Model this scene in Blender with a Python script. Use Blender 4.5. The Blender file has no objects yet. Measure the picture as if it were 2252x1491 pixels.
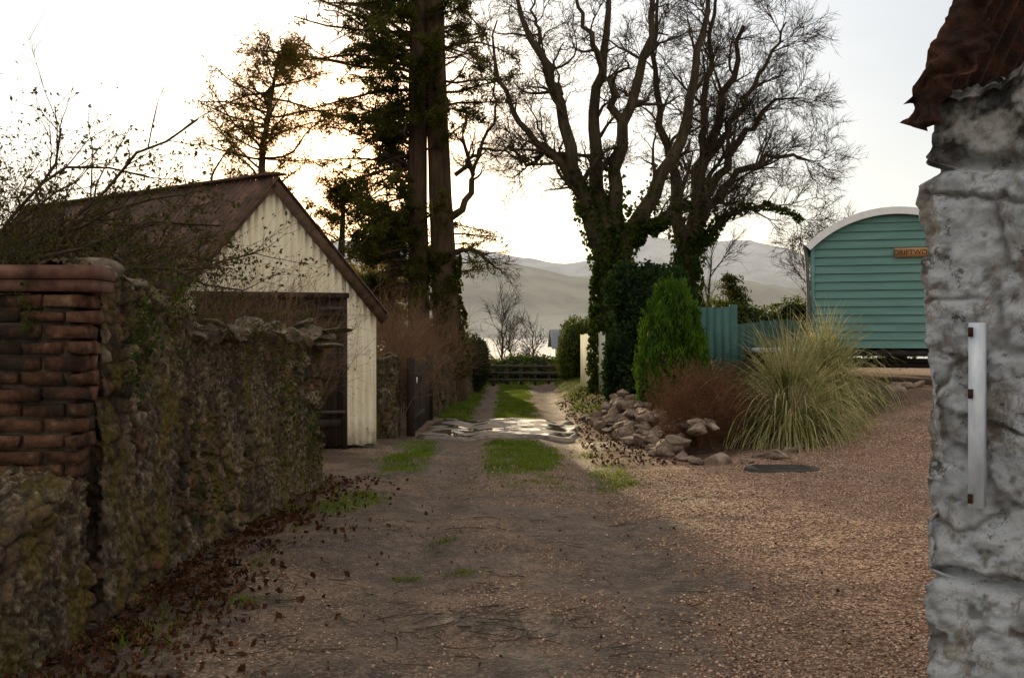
import bpy, math, numpy as np
from mathutils import Vector
rng=np.random.default_rng(7)
scene=bpy.context.scene
TAU=2*math.pi
# ------------------------------------------------------------------ numpy noise
_T=[np.random.default_rng(100+i).random((256,256)) for i in range(8)]
def vnoise(x,y,k=0):
    t=_T[k%8]; xi=np.floor(x).astype(int); yi=np.floor(y).astype(int)
    fx=x-xi; fy=y-yi; fx=fx*fx*(3-2*fx); fy=fy*fy*(3-2*fy)
    a=t[xi%256,yi%256]; b=t[(xi+1)%256,yi%256]; c=t[xi%256,(yi+1)%256]; d=t[(xi+1)%256,(yi+1)%256]
    return (a*(1-fx)+b*fx)*(1-fy)+(c*(1-fx)+d*fx)*fy
def fbm(x,y,k=0,o=4):
    s=0;a=.5;tot=0
    for i in range(o):
        s=s+a*vnoise(x*2**i+17*i,y*2**i+9*i,k+i); tot+=a; a*=.5
    return s/tot
def ss(t):
    t=np.clip(t,0,1); return t*t*(3-2*t)
# ------------------------------------------------------------------ terrain height
def H(x,y):
    x=np.asarray(x,float); y=np.asarray(y,float)
    rise=.62*ss((x-2.0)/4)*ss((y-10)/8)
    bank=.34*ss((x-.95)/.9)*ss((y-17)/4)*(1-ss((y-30)/4))
    left=.25*ss((-x-2.6)/1.0)
    h=np.maximum(np.maximum(rise,bank),left)
    h=h-np.maximum(y-38,0)*.045*(y<240)-9.09*(y>=240)-np.clip(y-240,0,4000)*.002
    lane=((np.abs(x)<8)&(y>2)&(y<34)).astype(float)
    rut=.05*(np.exp(-((x-.85)/.22)**2)+np.exp(-((x+.7)/.22)**2))*ss((y-4)/5)
    n=(fbm(x*1.3,y*1.3,2,4)-.5)*.10*(1-.8*np.exp(-((y-17.2)/2.2)**4))
    return h+lane*(n-rut)
# ------------------------------------------------------------------ mesh builder
def link(o,parent=None):
    scene.collection.objects.link(o)
    if parent: o.parent=parent
    return o
def empty(name):
    e=bpy.data.objects.new(name,None); e.empty_display_size=.2; return link(e)
class B:
    def __init__(s): s.v=[];s.f=[];s.m=[];s.n=0
    def add(s,v,f,mi=0):
        v=np.asarray(v,float).reshape(-1,3); f=np.asarray(f,int)
        s.v.append(v); s.f.append(f+s.n); s.m.append(np.full(len(f),mi)); s.n+=len(v)
    def box(s,c,size,rz=0,mi=0,taper=0,rx=0):
        x,y,z=np.array(size)/2
        p=np.array([[-x,-y,-z],[x,-y,-z],[x,y,-z],[-x,y,-z],[-x,-y,z],[x,-y,z],[x,y,z],[-x,y,z]])
        p[4:,:2]*=(1-taper)
        if rx: 
            c1,s1=math.cos(rx),math.sin(rx); p=p@np.array([[1,0,0],[0,c1,s1],[0,-s1,c1]])
        c2,s2=math.cos(rz),math.sin(rz); p=p@np.array([[c2,s2,0],[-s2,c2,0],[0,0,1]])
        s.add(p+np.array(c),[[0,3,2,1],[4,5,6,7],[0,1,5,4],[1,2,6,5],[2,3,7,6],[3,0,4,7]],mi)
    def beam(s,p,q,w,h,mi=0):
        p=np.array(p,float);q=np.array(q,float);t=q-p;t/=np.linalg.norm(t)
        up=np.array([0,0,1.]) if abs(t[2])<.95 else np.array([0,1.,0])
        a=np.cross(t,up);a/=np.linalg.norm(a);b=np.cross(a,t)
        vs=[]
        for o in (p,q):
            for i,j in ((-1,-1),(1,-1),(1,1),(-1,1)): vs.append(o+a*w/2*i+b*h/2*j)
        s.add(vs,[[0,1,2,3],[7,6,5,4],[0,4,5,1],[1,5,6,2],[2,6,7,3],[3,7,4,0]],mi)
    def tubes(s,P,R,k=4,mi=0):
        P=np.asarray(P,float);R=np.asarray(R,float)
        M,n,_=P.shape
        T=np.gradient(P,axis=1);T/=np.linalg.norm(T,axis=2,keepdims=True)+1e-9
        ref=np.where(np.abs(T[:,:1,2:])>.8,np.array([[[1.,0,0]]]),np.array([[[0,0,1.]]]))
        ref=np.repeat(ref,n,axis=1)
        a=np.cross(T,ref);a/=np.linalg.norm(a,axis=2,keepdims=True)+1e-9
        b=np.cross(T,a)
        th=np.arange(k)/k*TAU
        V=P[:,:,None,:]+R[:,:,None,None]*(np.cos(th)[None,None,:,None]*a[:,:,None,:]+np.sin(th)[None,None,:,None]*b[:,:,None,:])
        m=np.arange(M)[:,None,None];i=np.arange(n-1)[None,:,None];j=np.arange(k)[None,None,:]
        base=(m*n+i)*k
        F=np.stack([base+j,base+(j+1)%k,base+k+(j+1)%k,base+k+j],-1).reshape(-1,4)
        s.add(V.reshape(-1,3),F,mi)
    def cards(s,C,U,W,mi=0):
        V=np.stack([C-U,C+W*1-U*.1,C+U,C-W-U*.1],1).reshape(-1,3)
        s.add(V,np.arange(len(C)*4).reshape(-1,4),mi)
    def obj(s,name,mats,parent=None,smooth=False,col=None):
        me=bpy.data.meshes.new(name)
        V=np.concatenate(s.v)
        fs=[];tot=[]
        for f in s.f: fs.append(f.reshape(-1)); tot.append(np.full(len(f),f.shape[1]))
        L=np.concatenate(fs);tot=np.concatenate(tot)
        me.vertices.add(len(V));me.vertices.foreach_set('co',V.astype(np.float32).ravel())
        me.loops.add(len(L));me.loops.foreach_set('vertex_index',L.astype(np.int32))
        st=np.concatenate([[0],np.cumsum(tot)[:-1]])
        me.polygons.add(len(tot));me.polygons.foreach_set('loop_start',st.astype(np.int32));me.polygons.foreach_set('loop_total',tot.astype(np.int32))
        me.polygons.foreach_set('material_index',np.concatenate(s.m).astype(np.int32))
        if smooth: me.polygons.foreach_set('use_smooth',np.ones(len(tot),bool))
        if not isinstance(mats,(list,tuple)): mats=[mats]
        for m in mats: me.materials.append(m)
        me.update(calc_edges=True)
        if col is not None:
            a=me.attributes.new('Col','FLOAT_COLOR','POINT'); a.data.foreach_set('color',col.astype(np.float32).ravel())
        me.validate()
        return link(bpy.data.objects.new(name,me),parent)
def runit(M):
    v=rng.normal(size=(M,3)); return v/np.linalg.norm(v,axis=1,keepdims=True)
def leaves(b,C,size,asp=.45,mi=0,updir=None,k=.0):
    C=np.asarray(C);M=len(C)
    u=runit(M)
    if updir is not None: u=u*(1-k)+np.array(updir)*k; u/=np.linalg.norm(u,axis=1,keepdims=True)
    w=np.cross(u,runit(M)); w/=np.linalg.norm(w,axis=1,keepdims=True)+1e-9
    L=(size*rng.uniform(.6,1.4,M))[:,None]
    b.cards(C,u*L/2,w*L/2*asp,mi)
def grow(S,D,L,r0,n,wander,up,rt=.25):
    M=len(S);P=np.zeros((M,n,3));P[:,0]=S
    d=D/np.linalg.norm(D,axis=1,keepdims=True)
    st=(L/(n-1))[:,None]
    for i in range(1,n):
        d=d+rng.normal(size=(M,3))*wander+np.array([0,0,up])
        d/=np.linalg.norm(d,axis=1,keepdims=True)
        P[:,i]=P[:,i-1]+d*st
    R=r0[:,None]*np.linspace(1,rt,n)[None,:]
    return P,R
def spawn(P,R,cnt,ang,L,n,wander,up,tmin=.25,tmax=1.,rr=.6,rmin=.003,sh=.0):
    M,n0,_=P.shape
    idx=np.repeat(np.arange(M),cnt);K=len(idx)
    t=rng.uniform(tmin,tmax,K)*(n0-1);i=np.minimum(t.astype(int),n0-2);f=(t-i)[:,None]
    S=P[idx,i]*(1-f)+P[idx,i+1]*f
    T=P[idx,i+1]-P[idx,i];T/=np.linalg.norm(T,axis=1,keepdims=True)+1e-9
    q=np.cross(T,runit(K));q/=np.linalg.norm(q,axis=1,keepdims=True)+1e-9
    a=ang*rng.uniform(.6,1.3,K)[:,None]
    D=np.cos(a)*T+np.sin(a)*q
    r=np.maximum((R[idx,i]*(1-f[:,0])+R[idx,i+1]*f[:,0])*rr*rng.uniform(.7,1.1,K),rmin)
    LL=L*rng.uniform(.55,1.3,K)*(1-sh*t/(n0-1))
    return grow(S,D,LL,r,n,wander,up)
def resample(pts,n,jit=0):
    pts=np.array(pts,float);d=np.concatenate([[0],np.cumsum(np.linalg.norm(np.diff(pts[:,:3],axis=0),axis=1))])
    t=np.linspace(0,d[-1],n)
    out=np.stack([np.interp(t,d,pts[:,k]) for k in range(pts.shape[1])],1)
    for _ in range(2):
        out[1:-1]=(out[:-2]+2*out[1:-1]+out[2:])/4
    if jit: out[1:-1,:3]+=rng.normal(size=(n-2,3))*jit
    return out
# ------------------------------------------------------------------ materials
class N:
    def __init__(s,name):
        s.mat=bpy.data.materials.new(name);s.mat.use_nodes=True;s.nt=s.mat.node_tree
        s.bsdf=s.nt.nodes['Principled BSDF'];s.out=s.nt.nodes['Material Output'];s.bsdf.inputs['Specular IOR Level'].default_value=.3
        s.tc=s.nt.nodes.new('ShaderNodeTexCoord')
    def L(s,a,b): s.nt.links.new(a,b)
    def vec(s,scale=(1,1,1)):
        m=s.nt.nodes.new('ShaderNodeMapping');m.inputs['Scale'].default_value=scale;s.L(s.tc.outputs['Object'],m.inputs['Vector']);return m.outputs[0]
    def noise(s,scale,detail=4,vec=None,rough=.6,dist=0):
        n=s.nt.nodes.new('ShaderNodeTexNoise');n.inputs['Scale'].default_value=scale;n.inputs['Detail'].default_value=detail;n.inputs['Roughness'].default_value=rough;n.inputs['Distortion'].default_value=dist
        s.L(vec if vec else s.tc.outputs['Object'],n.inputs['Vector']);return n.outputs['Fac']
    def voro(s,scale,feat='F1',vec=None,out='Color'):
        n=s.nt.nodes.new('ShaderNodeTexVoronoi');n.feature=feat;n.inputs['Scale'].default_value=scale
        s.L(vec if vec else s.tc.outputs['Object'],n.inputs['Vector']);return n.outputs[out]
    def ramp(s,fac,stops):
        r=s.nt.nodes.new('ShaderNodeValToRGB');e=r.color_ramp.elements
        while len(e)<len(stops): e.new(.5)
        for k,(p,c) in enumerate(stops):
            e[k].position=p;e[k].color=(c,c,c,1) if isinstance(c,(int,float)) else (*c,1)
        s.L(fac,r.inputs[0]);return r.outputs[0]
    def mix(s,fac,a,b,t='MIX'):
        m=s.nt.nodes.new('ShaderNodeMix');m.data_type='RGBA';m.blend_type=t
        for sock,val in ((m.inputs[0],fac),(m.inputs[6],a),(m.inputs[7],b)):
            if isinstance(val,(int,float)): sock.default_value=val if sock==m.inputs[0] else (val,val,val,1)
            elif isinstance(val,tuple): sock.default_value=(*val,1)
            else: s.L(val,sock)
        return m.outputs[2]
    def math(s,op,a,b=0.,clamp=False):
        m=s.nt.nodes.new('ShaderNodeMath');m.operation=op;m.use_clamp=clamp
        for k,val in enumerate((a,b)):
            if isinstance(val,(int,float)): m.inputs[k].default_value=val
            else: s.L(val,m.inputs[k])
        return m.outputs[0]
    def attr(s,name='Col'):
        a=s.nt.nodes.new('ShaderNodeAttribute');a.attribute_name=name
        sp=s.nt.nodes.new('ShaderNodeSeparateColor');s.L(a.outputs['Color'],sp.inputs[0])
        return sp.outputs[0],sp.outputs[1],sp.outputs[2],a.outputs['Alpha']
    def z(s):
        sp=s.nt.nodes.new('ShaderNodeSeparateXYZ');s.L(s.tc.outputs['Object'],sp.inputs[0]);return sp.outputs[2]
    def fin(s,col,rough=.9,bump=None,bs=.5,bd=.01):
        if isinstance(col,tuple): s.bsdf.inputs['Base Color'].default_value=(*col,1)
        else: s.L(col,s.bsdf.inputs['Base Color'])
        if isinstance(rough,(int,float)): s.bsdf.inputs['Roughness'].default_value=rough
        else: s.L(rough,s.bsdf.inputs['Roughness'])
        if bump is not None:
            b=s.nt.nodes.new('ShaderNodeBump');b.inputs['Strength'].default_value=bs;b.inputs['Distance'].default_value=bd
            s.L(bump,b.inputs['Height']);s.L(b.outputs[0],s.bsdf.inputs['Normal'])
        return s.mat
def leafmat(name,c1,c2,sc=2.5,f=.35,c3=None,p=(.32,.55,.66)):
    n=N(name);a=n.noise(sc,2);b=n.noise(sc*17,1)
    f1=n.math('ADD',n.math('MULTIPLY',a,.5),n.math('MULTIPLY',b,.5))
    col=n.ramp(f1,[(.35,c1),(.62,c2)] if c3 is None else [(p[0],c1),(p[1],c2),(p[2],c3)])
    n.nt.nodes.remove(n.bsdf)
    d=n.nt.nodes.new('ShaderNodeBsdfDiffuse');t=n.nt.nodes.new('ShaderNodeBsdfTranslucent');m=n.nt.nodes.new('ShaderNodeMixShader');m.inputs[0].default_value=f
    n.L(col,d.inputs[0]);n.L(col,t.inputs[0]);n.L(d.outputs[0],m.inputs[1]);n.L(t.outputs[0],m.inputs[2]);n.L(m.outputs[0],n.out.inputs[0]);return n.mat
def simple(name,c1,c2,sc=8,rough=.85,bump=.3,stretch=(1,1,1),bd=.01):
    n=N(name);v=n.vec(stretch);a=n.noise(sc,6,v)
    return n.fin(n.ramp(a,[(.3,c1),(.7,c2)]),rough,a if bump else None,bump,bd)

m_bark=simple('bark',(.022,.016,.009),(.088,.064,.036),9,.95,.9,(1,1,.25),.04)
m_bark2=simple('bark_red',(.028,.017,.010),(.125,.080,.046),8,.95,.9,(1,1,.2),.05)
m_twig=simple('twig',(.028,.019,.012),(.085,.058,.034),6,.9,0)
m_twigbrown=simple('twig_brown',(.10,.055,.030),(.26,.15,.08),3,.9,0)
m_twigred=simple('twig_rust',(.085,.038,.020),(.23,.11,.055),3,.9,0)
m_needle=leafmat('needles',(.022,.028,.008),(.12,.12,.022),1.8,.5)
m_needleSun=leafmat('needles_sunglow',(.048,.040,.010),(.22,.155,.034),1.8,.55)  # warm halo of the low sun painted into the needle colour
m_ivy=leafmat('ivy_leaf',(.012,.026,.006),(.08,.11,.02),3,.4)
m_darkleaf=leafmat('dark_hedge_leaf',(.012,.026,.010),(.045,.080,.024),3,.3)
m_cypress=leafmat('cypress_leaf',(.020,.055,.008),(.11,.21,.022),4,.35)
m_hedge=leafmat('hedge_leaf',(.04,.07,.010),(.17,.20,.035),3,.4)
m_shrubleaf=leafmat('shrub_leaf',(.022,.032,.009),(.085,.08,.020),5,.4,(.17,.075,.025))
m_grass=leafmat('grass_blade',(.07,.11,.012),(.20,.26,.028),1.6,.5)
m_pampas=leafmat('pampas_blade',(.07,.10,.03),(.27,.28,.10),3.5,.35,(.60,.50,.29),(.30,.48,.60))
m_litter=leafmat('dead_leaf',(.020,.011,.007),(.075,.034,.018),6,.15,(.26,.15,.075))
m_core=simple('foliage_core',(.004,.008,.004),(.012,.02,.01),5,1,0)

# ------------------------------------------------------------------ camera / light / world
cam=bpy.data.cameras.new('camera');co=link(bpy.data.objects.new('camera',cam));cam.lens=36.77;cam.sensor_width=36
cam.clip_end=12000;cam.clip_start=.05
co.location=(0,0,1.6);co.rotation_euler=(math.radians(90-.386),0,0);scene.camera=co
az=math.radians(-9.5);el=math.radians(9.3)
sd=Vector((math.sin(az)*math.cos(el),math.cos(az)*math.cos(el),math.sin(el)))
sl=bpy.data.lights.new('sun','SUN');sl.energy=5;sl.angle=math.radians(.8);sl.color=(1,.76,.44)
so=link(bpy.data.objects.new('sun',sl));so.rotation_euler=(-sd).to_track_quat('-Z','Y').to_euler();so.location=(-5,30,20)
w=bpy.data.worlds.new('World');scene.world=w;w.use_nodes=True;nt=w.node_tree
bg=nt.nodes['Background'];
sky=nt.nodes.new('ShaderNodeTexSky');sky.sky_type='NISHITA';sky.sun_disc=False;sky.sun_elevation=el;sky.sun_rotation=az
tc=nt.nodes.new('ShaderNodeTexCoord')
nv=nt.nodes.new('ShaderNodeVectorMath');nv.operation='NORMALIZE';nt.links.new(tc.outputs['Generated'],nv.inputs[0])
dp=nt.nodes.new('ShaderNodeVectorMath');dp.operation='DOT_PRODUCT';nt.links.new(nv.outputs[0],dp.inputs[0]);dp.inputs[1].default_value=sd
rp=nt.nodes.new('ShaderNodeValToRGB');nt.links.new(dp.outputs['Value'],rp.inputs[0])
cs=[(0.,(.84,.77,.69)),(.55,(.78,.73,.68)),(.80,(.56,.55,.56)),(.91,(.64,.645,.66)),(.965,(.74,.76,.79)),(1.,(.84,.80,.74))]
e=rp.color_ramp.elements
while len(e)<len(cs): e.new(.5)
for k,(p,c) in enumerate(cs): e[k].position=p;e[k].color=(*c,1)
pw=nt.nodes.new('ShaderNodeMath');pw.operation='POWER';pw.inputs[1].default_value=230
mx0=nt.nodes.new('ShaderNodeMath');mx0.operation='MAXIMUM';nt.links.new(dp.outputs['Value'],mx0.inputs[0]);mx0.inputs[1].default_value=0;nt.links.new(mx0.outputs[0],pw.inputs[0])
gl=nt.nodes.new('ShaderNodeMix');gl.data_type='RGBA';gl.blend_type='ADD';gl.inputs[0].default_value=1
gm=nt.nodes.new('ShaderNodeMix');gm.data_type='RGBA';nt.links.new(pw.outputs[0],gm.inputs[0]);gm.inputs[6].default_value=(0,0,0,1);gm.inputs[7].default_value=(3.2,1.0,.10,1)
nz=nt.nodes.new('ShaderNodeTexNoise');nz.inputs['Scale'].default_value=2.2;nz.inputs['Detail'].default_value=5
mp=nt.nodes.new('ShaderNodeMapping');mp.inputs['Scale'].default_value=(1,1,3.);nt.links.new(nv.outputs[0],mp.inputs[0]);nt.links.new(mp.outputs[0],nz.inputs[0])
nr=nt.nodes.new('ShaderNodeMapRange');nt.links.new(nz.outputs['Fac'],nr.inputs[0]);nr.inputs[1].default_value=.3;nr.inputs[2].default_value=.7;nr.inputs[3].default_value=.88;nr.inputs[4].default_value=1.1
cm=nt.nodes.new('ShaderNodeVectorMath');cm.operation='SCALE';nt.links.new(rp.outputs[0],cm.inputs[0]);nt.links.new(nr.outputs[0],cm.inputs['Scale'])
nt.links.new(cm.outputs[0],gl.inputs[6]);nt.links.new(gm.outputs[2],gl.inputs[7])
bg2=nt.nodes.new('ShaderNodeBackground');nt.links.new(gl.outputs[2],bg2.inputs[0]);bg2.inputs[1].default_value=1.0
nt.links.new(sky.outputs[0],bg.inputs[0]);bg.inputs[1].default_value=.05
ad=nt.nodes.new('ShaderNodeAddShader');nt.links.new(bg.outputs[0],ad.inputs[0]);nt.links.new(bg2.outputs[0],ad.inputs[1]);nt.links.new(ad.outputs[0],nt.nodes['World Output'].inputs[0])
scene.view_settings.view_transform='Standard';scene.view_settings.look='None';scene.view_settings.exposure=0

# ------------------------------------------------------------------ ground sheet
gx=np.unique(np.concatenate([-np.geomspace(12,4000,24),np.arange(-12,-3.,.25),np.arange(-3.,8,.05),np.arange(8,14,.3),np.geomspace(14,4000,24)]))
gy=np.unique(np.concatenate([-np.geomspace(1,400,12),np.arange(-1,3.5,.3),np.arange(3.5,16,.05),np.arange(16,32,.09),np.arange(32,60,.6),np.geomspace(60,6000,40)]))
X,Y=np.meshgrid(gx,gy,indexing='ij')
Z=H(X,Y)
n1=fbm(X*1.7,Y*1.7,1,5);n2=fbm(X*.7+5,Y*.7,3,4);n3=fbm(X*5,Y*5,5,4)
def band(x,a,b,s): return ss((x-a)/s+.5)*ss((b-x)/s+.5)
def grassmask(X,Y,n1,n3):
    q=(n1-.5)*.9+(n3-.5)*.8
    g=1.1*band(X,-.36+(n1-.5)*.5,.48+(n1-.5)*.5,.4)*ss((Y-9.0)/4.5)*(1-band(Y,15.4,19,.4))*(Y<32)
    g=np.maximum(g,band(X,-1.65,-.98,.45)*band(Y,11.8,15.4,1)*.85)
    g=np.maximum(g,band(X,-1.8,-1.2,.5)*band(Y,9.3,10.6,.9)*.7)
    g=np.maximum(g,band(X,-1.5,-.72,.3)*band(Y,19.4,32,.6))
    g=np.maximum(g,band(X,.9,1.4,.6)*band(Y,9.8,14.5,1.5)*.55)
    g=np.maximum(g,ss((X-1.05)/.3)*band(Y,19.,32,1)*(X<3)*.8)
    g=np.maximum(g,ss((Y-31)/1.5))
    g=np.maximum(g,ss((-X-2.7)/.3)*.7)
    return np.clip(g+q*1.2*(g>.02)-.10*(g>.02),0,1)
G=grassmask(X,Y,n1,n3)
lit=ss((-1.6-X+(n1-.5)*.9)/.45)*band(Y,1,11.4,.8)*.85
lit=np.maximum(lit,.8*ss((X-1.05)/.4)*(1-ss((X-1.9)/.4))*band(Y,13,24,2))
soil=ss((X-2.2)/.3)*ss((Y-13.2-.75*np.clip(X-2.7,0,9))/.5+.5)*(Y<24)*(X<7)
lit=np.maximum(lit,soil*.6)
grv=ss((X-1.0+(n2-.5)*1.8)/1.4)
def dampf(X,Y):
    m1=fbm(X*1.7,Y*1.7,1,5);m2=fbm(X*.7+5,Y*.7,3,4);m3=fbm(X*5,Y*5,5,4);g=ss((X-1.0+(m2-.5)*1.8)/1.4)
    d=ss((fbm(X*1.1+Y*.5,Y*.8,3,5)-.48)*7)*(1-g*.75)*(Y<16)*.75
    d=np.maximum(d,.5*(np.exp(-((X-.85-(m1-.5)*.4)/.25)**2)+np.exp(-((X+.7-(m1-.5)*.4)/.28)**2))*(Y<31))
    for (a,c,rx,ry,s) in ((-1.2,11.8,.6,.6,.95),(-.2,5.7,.9,.25,.95),(-.58,8.1,.45,.35,.9),(.5,6.6,.35,.4,.95),(1.1,6.6,.5,.35,.95),(-.5,7.0,.6,.14,.8),(.1,5.1,.4,.3,.95),(-.2,10.2,.5,.3,.6),(-.8,5.0,.25,.5,.8),(.6,5.4,.3,.5,.7)):
        d=np.maximum(d,s*np.exp(-((X-a+(m3-.5)*.8)/rx)**2-((Y-c+(m1-.5)*.9)/ry)**2))
    return np.clip(d,0,1)
damp=dampf(X,Y)
col=np.stack([G,np.clip(lit,0,1),np.clip(grv,0,1),damp],-1).reshape(-1,4)
b=B();nx,ny=len(gx),len(gy)
ii,jj=np.meshgrid(np.arange(nx-1),np.arange(ny-1),indexing='ij');q=(ii*ny+jj).ravel()
b.add(np.stack([X,Y,Z],-1),np.stack([q,q+ny,q+ny+1,q+1],-1))
n=N('ground_mat');R_,G_,B_,A_=n.attr()
vc=n.voro(58);spv=n.nt.nodes.new('ShaderNodeSeparateColor');n.L(vc,spv.inputs[0]);cell=spv.outputs[0]
vd=n.voro(58,out='Distance');nf=n.noise(30,5);nm=n.noise(3.,5);nw=n.noise(9,6,None,.7)
dirt=n.mix(n.ramp(nm,[(.35,0.),(.65,1.)]),(.085,.053,.034),(.24,.160,.104))
dirt=n.mix(n.ramp(nf,[(.35,.7),(.5,0.)]),dirt,(.05,.031,.020))
dirt=n.mix(n.math('MULTIPLY',n.ramp(cell,[(.6,0.),(.9,1.)]),.6),dirt,(.40,.30,.22))
grav=n.ramp(cell,[(0,(.07,.035,.024)),(.35,(.20,.112,.072)),(.7,(.40,.245,.16)),(1,(.65,.48,.35))])
grav=n.mix(n.ramp(nm,[(.35,.5),(.65,0.)]),grav,(.13,.073,.047))
c=n.mix(B_,dirt,grav)
c=n.mix(n.math('MULTIPLY',n.math('MULTIPLY',A_,n.ramp(nw,[(.40,1.),(.60,.40)])),.95),c,(.032,.021,.014))
littc=n.ramp(n.noise(45,3),[(.3,(.014,.009,.006)),(.5,(.045,.025,.015)),(.7,(.14,.08,.045))])
c=n.mix(n.math('MULTIPLY',G_,n.ramp(nf,[(.3,.6),(.5,1.)])),c,littc)
grc=n.ramp(n.noise(25,4),[(.3,(.045,.060,.010)),(.7,(.15,.18,.03))])
gmask=n.math('SUBTRACT',n.math('MULTIPLY',R_,1.4),n.math('MULTIPLY',nf,.7),True)
c=n.mix(gmask,c,grc)
hgt=n.math('ADD',n.math('MULTIPLY',vd,-1.),n.math('MULTIPLY',nf,1.))
n.fin(c,n.math('SUBTRACT',.92,n.math('MULTIPLY',A_,.42)),hgt,.9,.018)
b.obj('ground',n.mat,smooth=True,col=col)

# water
b=B();b.add([[-4000,170,-7.2],[4000,170,-7.2],[4000,6000,-7.2],[-4000,6000,-7.2]],[[0,1,2,3]])
n=N('loch_water');v=n.vec((.003,.012,1));a=n.noise(3,4,v)
n.fin(n.ramp(a,[(.40,(.26,.24,.20)),(.47,(.58,.56,.50)),(.6,(.72,.70,.64))]),.3,n.noise(.3,3),.2,.3)
b.obj('loch_water',n.mat)
# hills (aerial haze painted in: emission mixed over the diffuse colour)
def hill(name,yd,prof,depth,c1,c2,em,seed):
    xs=np.linspace(prof[0][0],prof[-1][0],260);top=np.interp(xs,[p[0] for p in prof],[p[1] for p in prof])
    top=top+ (fbm(xs/130,xs*0+seed,seed,4)-.5)*yd*.010
    rows=30;V=[]
    for r in range(rows):
        t=r/(rows-1);yy=yd-depth*(1-t)
        zz=-8+(top+8)*(ss(t)*.55+t*.45)+(fbm(xs/90+seed,np.full_like(xs,t*8),seed+1,4)-.5)*yd*.018*np.sin(math.pi*t)
        V.append(np.stack([xs,np.full_like(xs,yy),zz],-1))
    V=np.stack(V,1);nx,ny=V.shape[:2]
    ii,jj=np.meshgrid(np.arange(nx-1),np.arange(ny-1),indexing='ij');q=(ii*ny+jj).ravel()
    b=B();b.add(V,np.stack([q,q+ny,q+ny+1,q+1],-1))
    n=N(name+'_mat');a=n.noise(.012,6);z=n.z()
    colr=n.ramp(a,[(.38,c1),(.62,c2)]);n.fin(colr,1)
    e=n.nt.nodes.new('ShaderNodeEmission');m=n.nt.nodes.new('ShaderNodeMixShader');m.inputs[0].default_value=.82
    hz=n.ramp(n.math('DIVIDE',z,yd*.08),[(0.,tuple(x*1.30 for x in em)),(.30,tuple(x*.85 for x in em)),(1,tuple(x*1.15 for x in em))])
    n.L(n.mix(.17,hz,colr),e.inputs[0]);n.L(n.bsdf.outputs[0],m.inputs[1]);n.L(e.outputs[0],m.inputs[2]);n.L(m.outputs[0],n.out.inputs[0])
    b.obj(name,n.mat,smooth=True)
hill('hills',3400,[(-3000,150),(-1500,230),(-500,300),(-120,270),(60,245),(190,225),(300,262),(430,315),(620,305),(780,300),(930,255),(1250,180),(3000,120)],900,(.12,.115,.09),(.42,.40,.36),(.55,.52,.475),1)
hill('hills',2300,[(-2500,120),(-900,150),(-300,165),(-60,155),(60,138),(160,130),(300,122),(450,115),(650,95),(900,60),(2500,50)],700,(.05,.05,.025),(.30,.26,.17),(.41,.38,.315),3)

# ------------------------------------------------------------------ concrete crossing
b=B();xs=np.linspace(-1.35,1.05,40);ys=np.linspace(15.75,18.85,50);XX,YY=np.meshgrid(xs,ys,indexing='ij')
edge=(fbm(XX*1.5,YY*1.5,4,3)-.5)
XX2=XX+edge*.5*(np.abs(XX+.15)/1.2)**3;YY2=YY+edge*.6*(np.abs(YY-17.3)/1.55)**3
ZZ=H(XX2,YY2)+.045+(fbm(XX*3,YY*3,2,2)-.5)*.01
ZZ[0,:]-=.08;ZZ[-1,:]-=.08;ZZ[:,0]-=.08;ZZ[:,-1]-=.08
ii,jj=np.meshgrid(np.arange(39),np.arange(49),indexing='ij');q=(ii*50+jj).ravel()
b.add(np.stack([XX2,YY2,ZZ],-1),np.stack([q,q+50,q+51,q+1],-1))
n=N('concrete');wet=n.ramp(n.noise(1.8,6),[(.47,0.),(.52,1.)]);cc=n.ramp(n.noise(9,6),[(.3,(.11,.085,.06)),(.7,(.27,.22,.165))])
n.fin(n.mix(wet,n.mix(.7,cc,(.05,.04,.03)),cc),n.math('ADD',n.math('MULTIPLY',wet,.6),.05),n.math('MULTIPLY',n.noise(40,5),wet),.25,.008)
n.bsdf.inputs['Specular IOR Level'].default_value=.5
b.obj('concrete_crossing',n.mat,smooth=True)

# ------------------------------------------------------------------ pebbles, dead leaves, grass
octv=np.array([[1,0,0],[-1,0,0],[0,1,0],[0,-1,0],[0,0,1],[0,0,-1.]]);octf=np.array([[0,2,4],[2,1,4],[1,3,4],[3,0,4],[2,0,5],[1,2,5],[3,1,5],[0,3,5]])
def pebbles(b,x,y,s0,s1):
    k=rng.random(len(x))>dampf(x,y)*1.25;x=x[k];y=y[k]
    Mx=len(x);z=H(x,y)
    s=(s0+(s1-s0)*rng.random((Mx,1))**2)*np.array([1,.75,.5])*rng.uniform(.7,1.3,(Mx,3));a=rng.uniform(0,TAU,Mx)
    V=octv[None]*s[:,None,:];ca,sa=np.cos(a)[:,None],np.sin(a)[:,None]
    t=V[...,0]*ca-V[...,1]*sa;u=V[...,0]*sa+V[...,1]*ca
    V=np.stack([t+x[:,None],u+y[:,None],V[...,2]+z[:,None]+.002],-1)
    F=octf[None]+np.arange(Mx)[:,None,None]*6
    b.add(V.reshape(-1,3),F.reshape(-1,3))
b=B()
def yfun(M): return 3.8+ (rng.random(M)**1.6)*11
M=64000;x=rng.uniform(.9,7.0,M)-rng.random(M)**3*1.4;y=yfun(M);k=y<12.2+.8*np.clip(x-2.4,0,9);pebbles(b,x[k],y[k],.007,.024)
M=24000;pebbles(b,rng.uniform(-1.7,1.5,M),yfun(M),.003,.014)
n=N('gravel_mat');
n.fin(n.ramp(n.noise(60,1),[(.25,(.06,.032,.022)),(.42,(.20,.112,.073)),(.56,(.40,.255,.17)),(.72,(.72,.56,.43))]),.8)
b.obj('gravel',n.mat)
b=B();M=4600
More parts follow.
